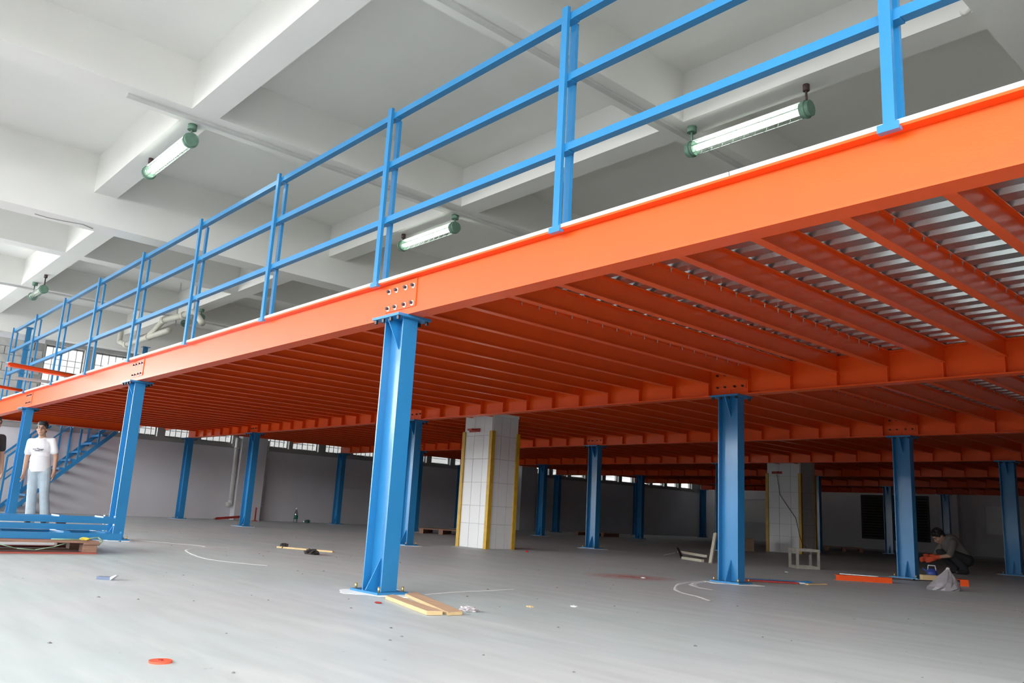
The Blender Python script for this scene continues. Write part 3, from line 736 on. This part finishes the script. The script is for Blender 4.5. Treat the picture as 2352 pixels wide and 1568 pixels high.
# white powder trails
def ribbon(name, pts, wd, label):
    # smooth with Catmull-Rom
    P = [Vector((x, y, 0)) for x, y in pts]; Q = []
    for i in range(len(P) - 1):
        p0, p1, p2, p3 = P[max(0, i-1)], P[i], P[i+1], P[min(len(P)-1, i+2)]
        for s in range(8):
            t = s / 8
            Q.append(.5 * ((2 * p1) + (-p0 + p2) * t + (2*p0 - 5*p1 + 4*p2 - p3) * t*t + (-p0 + 3*p1 - 3*p2 + p3) * t**3))
    Q.append(P[-1]); V = []; F = []; rr = random.Random(2)
    for i, q in enumerate(Q):
        d = (Q[min(i+1, len(Q)-1)] - Q[max(i-1, 0)]).normalized(); n = Vector((-d.y, d.x, 0)); wv = wd * rr.uniform(.55, 1.3)
        a, b = q + n * wv, q - n * wv
        V += [(a.x, a.y, .0006), (q.x, q.y, .0035), (b.x, b.y, .0006)]
        if i: k = 3 * i; F += [(k-3, k, k+1, k-2), (k-2, k+1, k+2, k-1)]
    me = bpy.data.meshes.new(name); me.from_pydata(V, [], F); me.materials.append(DUST)
    tag(put(name, me), label, 'powder trail')
ribbon('powder_trail', [(-.2, 4.5), (-.21, 4.14), (-.02, 3.58), (.36, 3.01), (.63, 2.76), (.85, 2.65), (1.06, 2.49), (1.14, 2.43)], .022, 'white powder line curling away from the base of the second row column')
ribbon('powder_trail', [(-.17, 4.4), (-.1, 3.98), (.11, 3.63), (.32, 3.46), (.51, 3.4)], .035, 'short thick white powder curl at the base of the second row column')
ribbon('powder_trail', [(-6.0, .3), (-5.5, .54), (-4.98, .72), (-4.38, .28), (-3.7, .07), (-3.0, -.03), (-2.49, .1), (-2.24, .23)], .018, 'long thin white powder line winding over the floor beside the pallet')
ribbon('powder_trail', [(-4.5, .42), (-4.73, .66), (-4.87, .98)], .014, 'short white powder line branching off the long one')
ribbon('powder_trail', [(.2, .25), (.11, .59), (.07, 1.01), (.03, 1.28)], .018, 'faint straight white powder line behind the front column')

# ---- pallet with blue stair frames
pt = thing('wooden_pallet', 'reddish wooden pallet under the blue steel frames', 'pallet', (-4.1, -1.95, 0))
for k in range(5):
    x = -.46 + k * .23
    put('deck_board', boxes('deck_board', [(x - .09, x + .09, -1.05, 1.05, .105, .122)], PWRED if k in (1, 3) else PWOOD), pt)
for y in (-1.0, 0, .98):
    put('cross_board', boxes('cross_board', [(-.55, .55, y - .07, y + .07, .09, .105)], PWOOD), pt)
    for x in (-.46, 0, .46):
        b = put('block', cbox('block', .13, .13, .074, PWOOD, .006), pt, (x, y, .053))
for x in (-.46, 0, .46): put('runner', boxes('runner', [(x - .06, x + .06, -1.05, 1.05, 0, .016)], PWRED if x else PWOOD), pt)
def channel(name, x, y0, y1, z, wd, ht, flip, m=BLUE):
    """C-channel along Y, open towards -X if flip"""
    th = .006
    if flip: b = [(wd - th, wd, y0, y1, 0, ht), (0, wd - th, y0, y1, 0, th), (0, wd - th, y0, y1, ht - th, ht)]
    else: b = [(0, th, y0, y1, 0, ht), (th, wd, y0, y1, 0, th), (th, wd, y0, y1, ht - th, ht)]
    return boxes(name, b, m)
def frame(x0, x1, y0, y1, z, ht, label, rungs, tilt=0):
    t = thing('channel_ladder', label, 'steel frame', (x0, y0, z), (0, tilt, 0), group='blue steel frames on the pallet')
    ln = y1 - y0; wdt = x1 - x0
    put('side_channel', channel('side_channel', 0, 0, ln, 0, .05, ht, True), t, (0, 0, 0))
    put('side_channel', channel('side_channel', 0, 0, ln, 0, .05, ht, True), t, (wdt - .05, 0, 0))
    for y in rungs: put('cross_piece', boxes('cross_piece', [(.05, wdt - .05, y - y0 - .03, y - y0 + .03, .004, ht + .012)], BLUE), t)
    for x in (0, wdt - .05): put('end_plate', boxes('end_plate', [(x - .004, x + .054, ln, ln + .008, -.018, ht + .02)], BLUE), t)
    return t
frame(-4.42, -3.78, -2.9, -.64, .124, .062, 'lower blue steel frame of channels lying flat on the pallet', (-2.4, -1.72, -1.13, -.75))
t = thing('spare_channel', 'blue steel channel lying between the two frames on the pallet', 'steel section', (-4.2, -2.9, .200)); put('section', channel('section', 0, 0, 2.22, 0, .06, .055, True), t); put('end_plate', boxes('end_plate', [(-.003, .063, 2.22, 2.228, -.0, .06)], BLUE), t)
frame(-4.78, -4.36, -2.9, -.545, .2605, .06, 'upper blue steel frame of channels stacked on the lower one', (-2.3, -1.05, -.62))
for (x, y) in ((-4.72, -2.6), (-4.72, -1.0)):
    o = put('wood_spacer', boxes('wood_spacer', [(-.05, .05, -.05, .05, 0, .137)], PWOOD), None, (x + .04, y, .1225)); tag(o, 'short wooden spacer under the upper blue frame, %s' % ('beside the person' if y > -2 else 'further along the pallet'), 'wood block')
for y in (-2.55, -1.9):
    o = put('wood_spacer', boxes('wood_spacer', [(-.02, .02, -.04, .04, 0, .013)], PWOOD), None, (-4.165, y, .1865)); tag(o, 'thin wooden shim under the middle blue channel, %s' % ('towards the pallet middle' if y > -2 else 'towards the hidden pallet end'), 'wood block')
t = thing('pallet_strap', 'green and yellow packing strap knotted at the pallet end', 'strap', (-3.66, -.95, .125))
put('strap', tube('strap', [(0, -.35, .004), (.02, -.1, .006), (.05, .05, .03), (.06, .09, .0), (.05, .06, -.045)], .007, GSTRAP, 6), t)
put('knot', crumple_me('knot', (.03, .045, .03), YSTRAP, 4), t, (.03, -.06, .0))
t = thing('hanging_strap', 'pale green packing strap sagging under the pallet deck', 'strap', (-3.54, -1.5, .0))
put('strap', tube('strap', [(0, -.3, .10), (.02, -.1, .05), (.02, .05, .04), (.02, .2, .07), (0, .3, .10)], .004, GSTRAP, 6), t)

# ---- bottles and red steel by the wall
def bottle(x, y, s, label):
    t = thing('drink_bottle', label, 'bottle', (x, y, 0), group='bottles by the wall')
    prof = [(.0, .0), (.038, .002), (.04, .02), (.04, .17), (.034, .2), (.014, .25), (.013, .27)]
    bm = bmesh.new(); rings = []
    for (r, z) in prof: rings.append([bm.verts.new((r * s * math.cos(2*PI*k/14), r * s * math.sin(2*PI*k/14), z * s)) for k in range(14)] if r else [bm.verts.new((0, 0, 0))])
    for k in range(14): bm.faces.new((rings[0][0], rings[1][(k+1) % 14], rings[1][k]))
    for a, b in zip(rings[1:-1], rings[2:]):
        for k in range(14): bm.faces.new((a[k], a[(k+1) % 14], b[(k+1) % 14], b[k]))
    put('body', fin(bm, 'body', BOTTLEG, True), t)
    put('label_band', cyl('label_band', (0, 0, .07 * s), (0, 0, .15 * s), .0415 * s, GREENB, 16), t)
    put('cap', cyl('cap', (0, 0, .27 * s), (0, 0, .30 * s), .016 * s, WHITEP, 12), t)
    return t
bottle(-16.35, 7.85, 1.35, 'clear plastic bottle with green label standing by the wall')
t = bottle(-16.3, 8.25, 1.1, 'dark green bottle lying on its side by the wall'); t.rotation_euler = (PI / 2, 0, .6); t.location.z = .047
t = thing('steel_offcut', 'red steel flat lying at the wall foot by the pilaster', 'steel offcut', (-16.4, 5.55, 0)); put('flat', bar('flat', (0, 0, .02), (-.1, .75, .09), .1, .02, REDP), t); put('lip', bar('lip', (.05, 0, .03), (-.05, .75, .1), .012, .06, REDP), t)
t = thing('red_clamp', 'small red upright bracket leaning beside the pilaster', 'bracket', (-16.3, 6.62, 0)); put('upright', bar('upright', (0, 0, 0), (-.04, .02, .36), .03, .03, REDP, up=(0, 1, 0)), t); put('foot', boxes('foot', [(-.06, .06, -.05, .05, 0, .02)], REDP), t)

# ---- angle-iron frame leaning at the second row column
t = thing('angle_iron_frame', 'cream angle-iron frame lying by the second row column, one leg upright', 'steel frame', (-3.1, 8.0, 0))
put('long_bar', bar('long_bar', (-.95, 1.0, .085), (.42, -.15, .1), .045, .04, ANGLEW), t)
put('lower_bar', bar('lower_bar', (-.35, .3, .02), (.3, -.05, .02), .045, .04, ANGLEW), t)
put('upright_leg', bar('upright_leg', (.52, -.16, 0.0), (.42, .12, .46), .055, .03, ANGLEW, up=(0, 1, 0)), t)
put('dark_brace', bar('dark_brace', (-1.05, 1.1, .14), (-.4, .35, .015), .04, .02, BOLT), t)
put('prop', bar('prop', (-1.0, .95, .06), (-1.05, .7, .015), .02, .02, STOOLM), t)
# ---- low metal stool frame
t = thing('angle_stool', 'low bare steel cube-shaped stool frame on the shaded floor', 'stool', (-1.62, 8.98, 0), (0, 0, .86))
w2, hh = .165, .30
for sx in (-1, 1):
    for sy in (-1, 1): put('leg', boxes('leg', [(-.017, .017, -.017, .017, 0, hh)], STOOLM), t, (sx * w2, sy * w2, 0))
for z, nm in ((.02, 'lower_rail'), (hh - .02, 'upper_rail')):
    for s in (-1, 1):
        put(nm, boxes(nm, [(-w2 + .017, w2 - .017, -.016, .016, -.02, .02)], STOOLM), t, (0, s * w2, z))
        put(nm, boxes(nm, [(-.016, .016, -w2 + .017, w2 - .017, -.02, .02)], STOOLM), t, (s * w2, 0, z))
# ---- orange channel piece
t = thing('orange_channel', 'short bright orange channel section on the floor by the third row column', 'steel section', (.20, 7.10, 0), (0, 0, .74))
put('web', boxes('web', [(-.34, .34, -.05, -.044, 0, .065)], ORANGE), t)
for z in (0, .059): put('flange', boxes('flange', [(-.34, .34, -.044, .05, z, z + .006)], ORANGE), t)
t = thing('orange_stub', 'small orange steel stub beside the plastic bag', 'steel offcut', (.95, 8.3, 0), (0, 0, .7))
put('web', boxes('web', [(-.05, .05, -.06, -.054, 0, .08)], ORANGE), t)
for z in (0, .074): put('flange', boxes('flange', [(-.05, .05, -.054, .12, z, z + .006)], ORANGE), t)
# ---- red and blue flats on the floor right of the second row column
t = thing('red_flats', 'red painted steel flat lying beside the second row column', 'steel flat', (.0, 5.15, 0)); put('flat', bar('flat', (-.28, -.35, .012), (.24, .25, .012), .12, .016, REDP), t); put('tip', bar('tip', (.25, .26, .012), (.29, .31, .012), .1, .012, WHITEP), t)
t = thing('blue_flat', 'thin blue steel flat behind the red one', 'steel flat', (-.15, 5.35, 0)); put('flat', bar('flat', (-.3, -.35, .008), (.3, .4, .008), .07, .012, BLUE), t); put('end_tab', bar('end_tab', (.3, .4, .010), (.34, .45, .012), .09, .014, BLUE), t)
t = thing('tan_lath', 'thin tan lath past the end of the red flat', 'lath', (.36, 5.5, 0)); put('lath', bar('lath', (0, -.1, .008), (.05, .2, .008), .05, .012, PLYE), t); put('end', bar('end', (.05, .2, .009), (.055, .22, .009), .055, .013, PLY), t)
# ---- plastic bag
def bag(x, y, label):
    t = thing('plastic_bag', label, 'bag', (x, y, 0), (0, 0, .8))
    rnd = random.Random(31); bm = bmesh.new(); rings = []
    prof = [(0, .17, .1), (.03, .19, .12), (.09, .15, .10), (.15, .10, .07), (.2, .05, .04), (.235, .02, .02)]
    for n, (z, a, b) in enumerate(prof):
        off = .06 * (z / .23)
        rings.append([bm.verts.new((off + a * math.cos(2*PI*k/18) * rnd.uniform(.82, 1.15), b * math.sin(2*PI*k/18) * rnd.uniform(.8, 1.15), z + (rnd.uniform(-.008, .008) if n else 0))) for k in range(18)])
    for a, b in zip(rings[:-1], rings[1:]):
        for k in range(18): bm.faces.new((a[k], a[(k+1) % 18], b[(k+1) % 18], b[k]))
    bm.faces.new(rings[-1]); bm.faces.new(rings[0][::-1])
    put('sack', fin(bm, 'sack', BAGF), t)
    put('knot', crumple_me('knot', (.02, .02, .03), BAGM, 6), t, (.06, 0, .228))
    put('contents', crumple_me('contents', (.1, .07, .07), WHITEP, 8), t, (.02, 0, .004))
bag(1.2, 7.0, 'translucent tied plastic bag standing on the floor at the right')
t = thing('blue_kettle', 'small blue plastic kettle by the crouching worker', 'kettle', (-.05, 9.9, 0))
put('pot', crumple_me('pot', (.075, .075, .13), TEAL, 2, 3, .03), t); put('handle', tube('handle', [(-.06, 0, .1), (-.05, 0, .17), (.05, 0, .17), (.06, 0, .1)], .008, WHITEP, 6), t); put('spout', cyl('spout', (-.06, 0, .07), (-.13, 0, .12), .012, TEAL, 8), t)
t = thing('wood_block', 'brown timber block in front of the third row column', 'wood block', (.32, 8.85, 0), (0, 0, .7)); put('timber', cbox('timber', .22, .1, .075, PLYE, .006), t, (0, 0, .0375)); put('strip', boxes('strip', [(.12, .42, -.06, .06, 0, .05)], DARKC), t)
t = thing('carton', 'brown cardboard carton deep in the shade before the far pillar', 'carton', (-6.25, 14.6, 0), (0, 0, .7)); put('box', cbox('box', .42, .3, .3, CARD, .004), t, (0, 0, .15)); put('tape', boxes('tape', [(-.03, .03, -.152, .152, .2995, .302)], PVCW), t); put('flap', bar('flap', (-.2, -.15, .3), (-.2, -.25, .24), .4, .006, CARD, up=(1, 0, 0)), t)
# ---- shaded pallets and scrap deep inside
def mini_pallet(x, y, rz, label):
    t = thing('stacked_pallet', label, 'pallet', (x, y, 0), (0, 0, rz))
    for k in range(5): put('deck_board', boxes('deck_board', [(-.55, .55, -.42 + k * .21 - .07, -.42 + k * .21 + .07, .1, .118)], PWOOD), t)
    for x_ in (-.48, 0, .48): put('runner', boxes('runner', [(x_ - .05, x_ + .05, -.5, .5, 0, .1)], PWOOD), t)
mini_pallet(-11.2, 9.2, .7, 'dark wooden pallet lying in the shade left of the yellow guarded pillar')
mini_pallet(-7.2, 21.6, .5, 'dark wooden pallet on the shaded floor near the back wall')
mini_pallet(-13.4, 17.2, .2, 'dark wooden pallet against the shaded far wall')
t = thing('scrap_strips', 'loose dark steel strips on the floor by the third row column', 'steel flat', (-.2, 8.4, 0))
for k, (a, b) in enumerate((((-.5, -.1, .006), (.4, .2, .006)), ((-.3, .1, .006), (.5, .0, .018)), ((.1, -.2, .006), (.8, .5, .006)))): put('strip', bar('strip', a, b, .05, .01, GALV if k == 0 else BOLT), t)

# ================================================================== people
def ell(bm, c, r, rot=None, u=14, v=10):
    m = Matrix.Translation(c)
    if rot: m = m @ rot
    bmesh.ops.create_uvsphere(bm, u_segments=u, v_segments=v, radius=1, matrix=m @ Matrix.Diagonal((*r, 1)))
def cap(bm, a, ra, b, rb, n=12):
    cyl_bm(bm, a, b, ra, rb, n)
    for p, r in ((a, ra), (b, rb)): bmesh.ops.create_uvsphere(bm, u_segments=n, v_segments=8, radius=r, matrix=Matrix.Translation(p))
def chain(bm, pts, n=12):
    for (a, ra), (b, rb) in zip(pts[:-1], pts[1:]): cap(bm, a, ra, b, rb, n)
def remesh(o, vox, it=6, f=.6):
    m = o.modifiers.new('union', 'REMESH'); m.mode = 'VOXEL'; m.voxel_size = vox; m.use_smooth_shade = True
    s = o.modifiers.new('soft', 'SMOOTH'); s.iterations = it; s.factor = f
def hand(bm, wrist, d, side, s=1.0):
    """palm and five fingers hanging along d (unit), thumb towards side"""
    d = Vector(d).normalized(); sd = Vector(side).normalized(); nrm = d.cross(sd).normalized(); wv = Vector(wrist)
    cap(bm, wv, .024 * s, wv + d * .05 * s, .03 * s); cap(bm, wv + d * .03 * s + sd * .02 * s, .02 * s, wv + d * .085 * s + sd * .022 * s, .016 * s); cap(bm, wv + d * .03 * s - sd * .02 * s, .02 * s, wv + d * .08 * s - sd * .024 * s, .015 * s)
    for k, (o, l) in enumerate(((.03, .07), (.01, .078), (-.01, .073), (-.03, .058))):
        b = wv + d * .085 * s + sd * o * s; m = b + d * l * .55 * s + nrm * .008 * s; e = b + d * l * .95 * s + nrm * .03 * s
        chain(bm, [(b, .0105 * s), (m, .0095 * s), (e, .008 * s)], 8)
    b = wv + d * .03 * s + sd * .03 * s
    chain(bm, [(b, .013 * s), (b + d * .035 * s + sd * .022 * s + nrm * .01 * s, .0115 * s), (b + d * .065 * s + sd * .022 * s + nrm * .02 * s, .0095 * s)], 8)
def head_bm(bm, c, fw, up):
    """face looking along fw; c = head centre"""
    fw = Vector(fw).normalized(); up = Vector(up).normalized(); lf = up.cross(fw).normalized(); up = fw.cross(lf)
    R = Matrix((lf, fw, up)).transposed().to_4x4(); P = lambda x, y, z: Vector(c) + lf * x + fw * y + up * z
    ell(bm, P(0, -.012, .035), (.074, .092, .085), R); ell(bm, P(0, .018, -.02), (.064, .072, .085), R); ell(bm, P(0, .036, -.085), (.034, .038, .03), R)
    for s in (-1, 1):
        ell(bm, P(s * .036, .062, -.022), (.024, .02, .02), R); ell(bm, P(s * .077, -.008, -.005), (.010, .022, .032), R)
    ell(bm, P(0, .078, .042), (.05, .018, .014), R)
    cap(bm, P(0, .086, .02), .010, P(0, .104, -.02), .0155); ell(bm, P(0, .082, -.052), (.025, .012, .009), R); ell(bm, P(0, .08, -.066), (.021, .012, .008), R)
    return R, P
def face_parts(t, P, R, glasses=False):
    for s in (-1, 1):
        bm = bmesh.new(); ell(bm, P(s * .031, .083, .012), (.012, .006, .006), R, 10, 8); put('eye', fin(bm, 'eye', HAIR, True), t)
        bm = bmesh.new(); cap(bm, P(s * .015, .096, .034), .004, P(s * .047, .086, .037), .003, 6); put('eyebrow', fin(bm, 'eyebrow', HAIR, True), t)
    bm = bmesh.new(); cap(bm, P(-.018, .093, -.058), .0028, P(.018, .093, -.058), .0028, 6); put('mouth', fin(bm, 'mouth', REDP, True), t)
    if glasses:
        bm = bmesh.new()
        for s in (-1, 1):
            pts = [P(s * .033 + .024 * math.cos(a), .104, .010 + .017 * math.sin(a)) for a in [2 * PI * k / 14 for k in range(15)]]
            for a, b in zip(pts[:-1], pts[1:]): cyl_bm(bm, a, b, .002, .002, 5)
            cyl_bm(bm, P(s * .057, .102, .014), P(s * .08, .0, .012), .0018, .0018, 5)
        cyl_bm(bm, P(-.009, .106, .014), P(.009, .106, .014), .002, .002, 5)
        put('glasses', fin(bm, 'glasses', BOLT), t)
def hair_cap(t, P, R):
    bm = bmesh.new()
    ell(bm, P(0, -.022, .055), (.084, .098, .082), R, 20, 14)
    ell(bm, P(0, .035, .098), (.066, .052, .036), R); ell(bm, P(0, -.075, .0), (.066, .035, .07), R)
    for s in (-1, 1): ell(bm, P(s * .072, .005, .045), (.014, .035, .045), R)
    rnd = random.Random(3)
    for k in range(26):
        a = rnd.uniform(0, 2 * PI); b = rnd.uniform(.2, 1.2)
        q = P(.08 * math.cos(a) * math.cos(b), -.02 + .09 * math.sin(a) * math.cos(b), .06 + .082 * math.sin(b)); ell(bm, q, (.018, .018, .018), R, 6, 5)
    o = put('hair', fin(bm, 'hair', HAIR), t); remesh(o, .007, 2)

def standing(name, label, loc, yaw, shirt, trousers, glasses=True, lean=0.0, print_on=True):
    """faces local -Y; lean tips the body sideways"""
    t = thing(name, label, 'person', loc, (0, lean, yaw))
    hipL, hipR = (.085, 0, .87), (-.085, 0, .87)
    shL, shR = (.168, .01, 1.355), (-.168, .01, 1.355)
    elL, elR = (.222, .03, 1.09), (-.218, .03, 1.09); wrL, wrR = (.232, -.04, .85), (-.228, -.03, .85)
    knL, knR = (.10, -.02, .47), (-.085, -.03, .47); anL, anR = (.125, .03, .08), (-.10, .02, .08)
    hc = (.0, -.025, 1.555)
    bm = bmesh.new()
    R, P = head_bm(bm, hc, (0.06, -1, .02), (.03, 0, 1))
    cap(bm, (0, .01, 1.38), .06, (0, -.005, 1.48), .052)
    ell(bm, (0, .01, 1.24), (.165, .105, .19)); ell(bm, (0, .005, 1.02), (.14, .098, .17)); ell(bm, (0, .01, .9), (.155, .105, .11))
    cap(bm, shR, .05, shL, .05); ell(bm, (0, .012, 1.39), (.1, .06, .05))
    for s, e, w_, sd in ((shL, elL, wrL, 1), (shR, elR, wrR, -1)):
        chain(bm, [(s, .052), (e, .039), (w_, .027)]); hand(bm, Vector(w_), (0.02 * sd, -.12, -1), (0, -1, -.1))
    for h, k, a in ((hipL, knL, anL), (hipR, knR, anR)): chain(bm, [(h, .078), (k, .052), (a, .036)])
    body = put('body', fin(bm, 'body', SKIN, True), t); remesh(body, .0075, 4)
    face_parts(t, P, R, glasses); hair_cap(t, P, R)
    bm = bmesh.new()                                            # t-shirt
    ell(bm, (0, .012, 1.25), (.172, .122, .17)); ell(bm, (0, .005, 1.07), (.155, .120, .19)); cyl_bm(bm, (0, .005, .845), (0, .005, 1.1), .168, .155, 24)
    bmesh.ops.scale(bm, vec=(1, .72, 1), verts=[v for v in bm.verts if v.co.z < 1.0]); cap(bm, shR, .058, shL, .058); ell(bm, (0, .012, 1.385), (.105, .068, .052))
    for s, e in ((shL, elL), (shR, elR)): chain(bm, [(s, .06), (Vector(s).lerp(Vector(e), .66), .06)])
    o = put('shirt', fin(bm, 'shirt', shirt, True), t); remesh(o, .011, 4)
    if print_on:
        for (x0, x1, z) in ((-.09, -.045, 1.215), (-.03, .0, 1.225), (.0, .075, 1.21), (-.06, .02, 1.19), (.03, .06, 1.192)):
            put('shirt_print', boxes('shirt_print', [(x0, x1, -.131, -.118, z, z + .01)], PRINTM), t)
    bm = bmesh.new()                                            # trousers
    ell(bm, (0, .008, .9), (.168, .115, .115))
    for h, k, a in ((hipL, knL, anL), (hipR, knR, anR)): chain(bm, [(h, .095), (k, .074), (Vector(a) + Vector((0, 0, -.02)), .078)])
    o = put('trousers', fin(bm, 'trousers', trousers, True), t); remesh(o, .011, 3)
    for a in (anL, anR):
        bm = bmesh.new(); cap(bm, (a[0], a[1] + .03, .045), .043, (a[0] * 1.1, a[1] - .15, .035), .034); bmesh.ops.scale(bm, vec=(1, 1, 1), verts=bm.verts)
        for v in bm.verts: v.co.z = max(v.co.z, 0.0)
        o = put('shoe', fin(bm, 'shoe', SHOE, True), t); remesh(o, .008, 2)
    return t
standing('person', 'person in white printed t-shirt and pale jeans standing beside the stair', (-10.33, .03, 0), 1.05, SHIRT, JEANS, True, -.09)
standing('person', 'second person cut off by the photo edge, only the side of the head showing', (-10.3, -.84, 0), 1.9, DARKC, DARKC, False, .02, False)

# crouching worker
t = thing('person', 'crouching worker in grey shirt and dark trousers working on the shaded floor', 'person', (-.38, 11.88, 0), (0, 0, -.75), group=None)
bm = bmesh.new()
R, P = head_bm(bm, (-.02, -.30, .60), (0, -.75, -.65), (0, -.6, .8))
hip = (0, .10, .24); chest = (0, -.12, .50)
cap(bm, (0, -.16, .53), .05, (0, -.24, .57), .048); cap(bm, hip, .125, chest, .14); ell(bm, hip, (.16, .13, .12))
for s in (-1, 1):
    chain(bm, [((s * .16, -.16, .50), .05), ((s * .23, -.26, .30), .038), ((s * .12, -.42, .26), .027)]); hand(bm, Vector((s * .12, -.42, .26)), (-.2 * s, -1, -.4), (0, 0, 1))
    chain(bm, [((s * .10, .08, .24), .08), ((s * .18, -.22, .34), .055), ((s * .15, .02, .07), .038)])
body = put('body', fin(bm, 'body', SKIN, True), t); remesh(body, .009, 3)
face_parts(t, P, R); hair_cap(t, P, R)
bm = bmesh.new(); cap(bm, (0, .06, .29), .15, chest, .158); cap(bm, (-.15, -.15, .51), .07, (.15, -.15, .51), .07)
for s in (-1, 1): chain(bm, [((s * .16, -.16, .50), .066), ((s * .22, -.25, .32), .056)])
o = put('shirt', fin(bm, 'shirt', GREYC, True), t); remesh(o, .012, 3)
bm = bmesh.new(); ell(bm, (0, .10, .235), (.175, .145, .12))
for s in (-1, 1): chain(bm, [((s * .10, .08, .24), .095), ((s * .18, -.22, .34), .07), ((s * .15, .02, .10), .06)])
o = put('trousers', fin(bm, 'trousers', DARKC, True), t); remesh(o, .012, 3)
for s in (-1, 1):
    bm = bmesh.new(); cap(bm, (s * .15, .05, .045), .042, (s * .17, -.12, .035), .034)
    for v in bm.verts: v.co.z = max(v.co.z, 0)
    o = put('shoe', fin(bm, 'shoe', SHOE, True), t); remesh(o, .009, 2)
    bm = bmesh.new(); hand(bm, Vector((s * .12, -.42, .26)), (-.2 * s, -1, -.4), (0, 0, 1), 1.18); cap(bm, (s * .135, -.38, .268), .04, (s * .12, -.43, .258), .036)
    o = put('glove', fin(bm, 'glove', ORGLOVE, True), t); remesh(o, .006, 2)
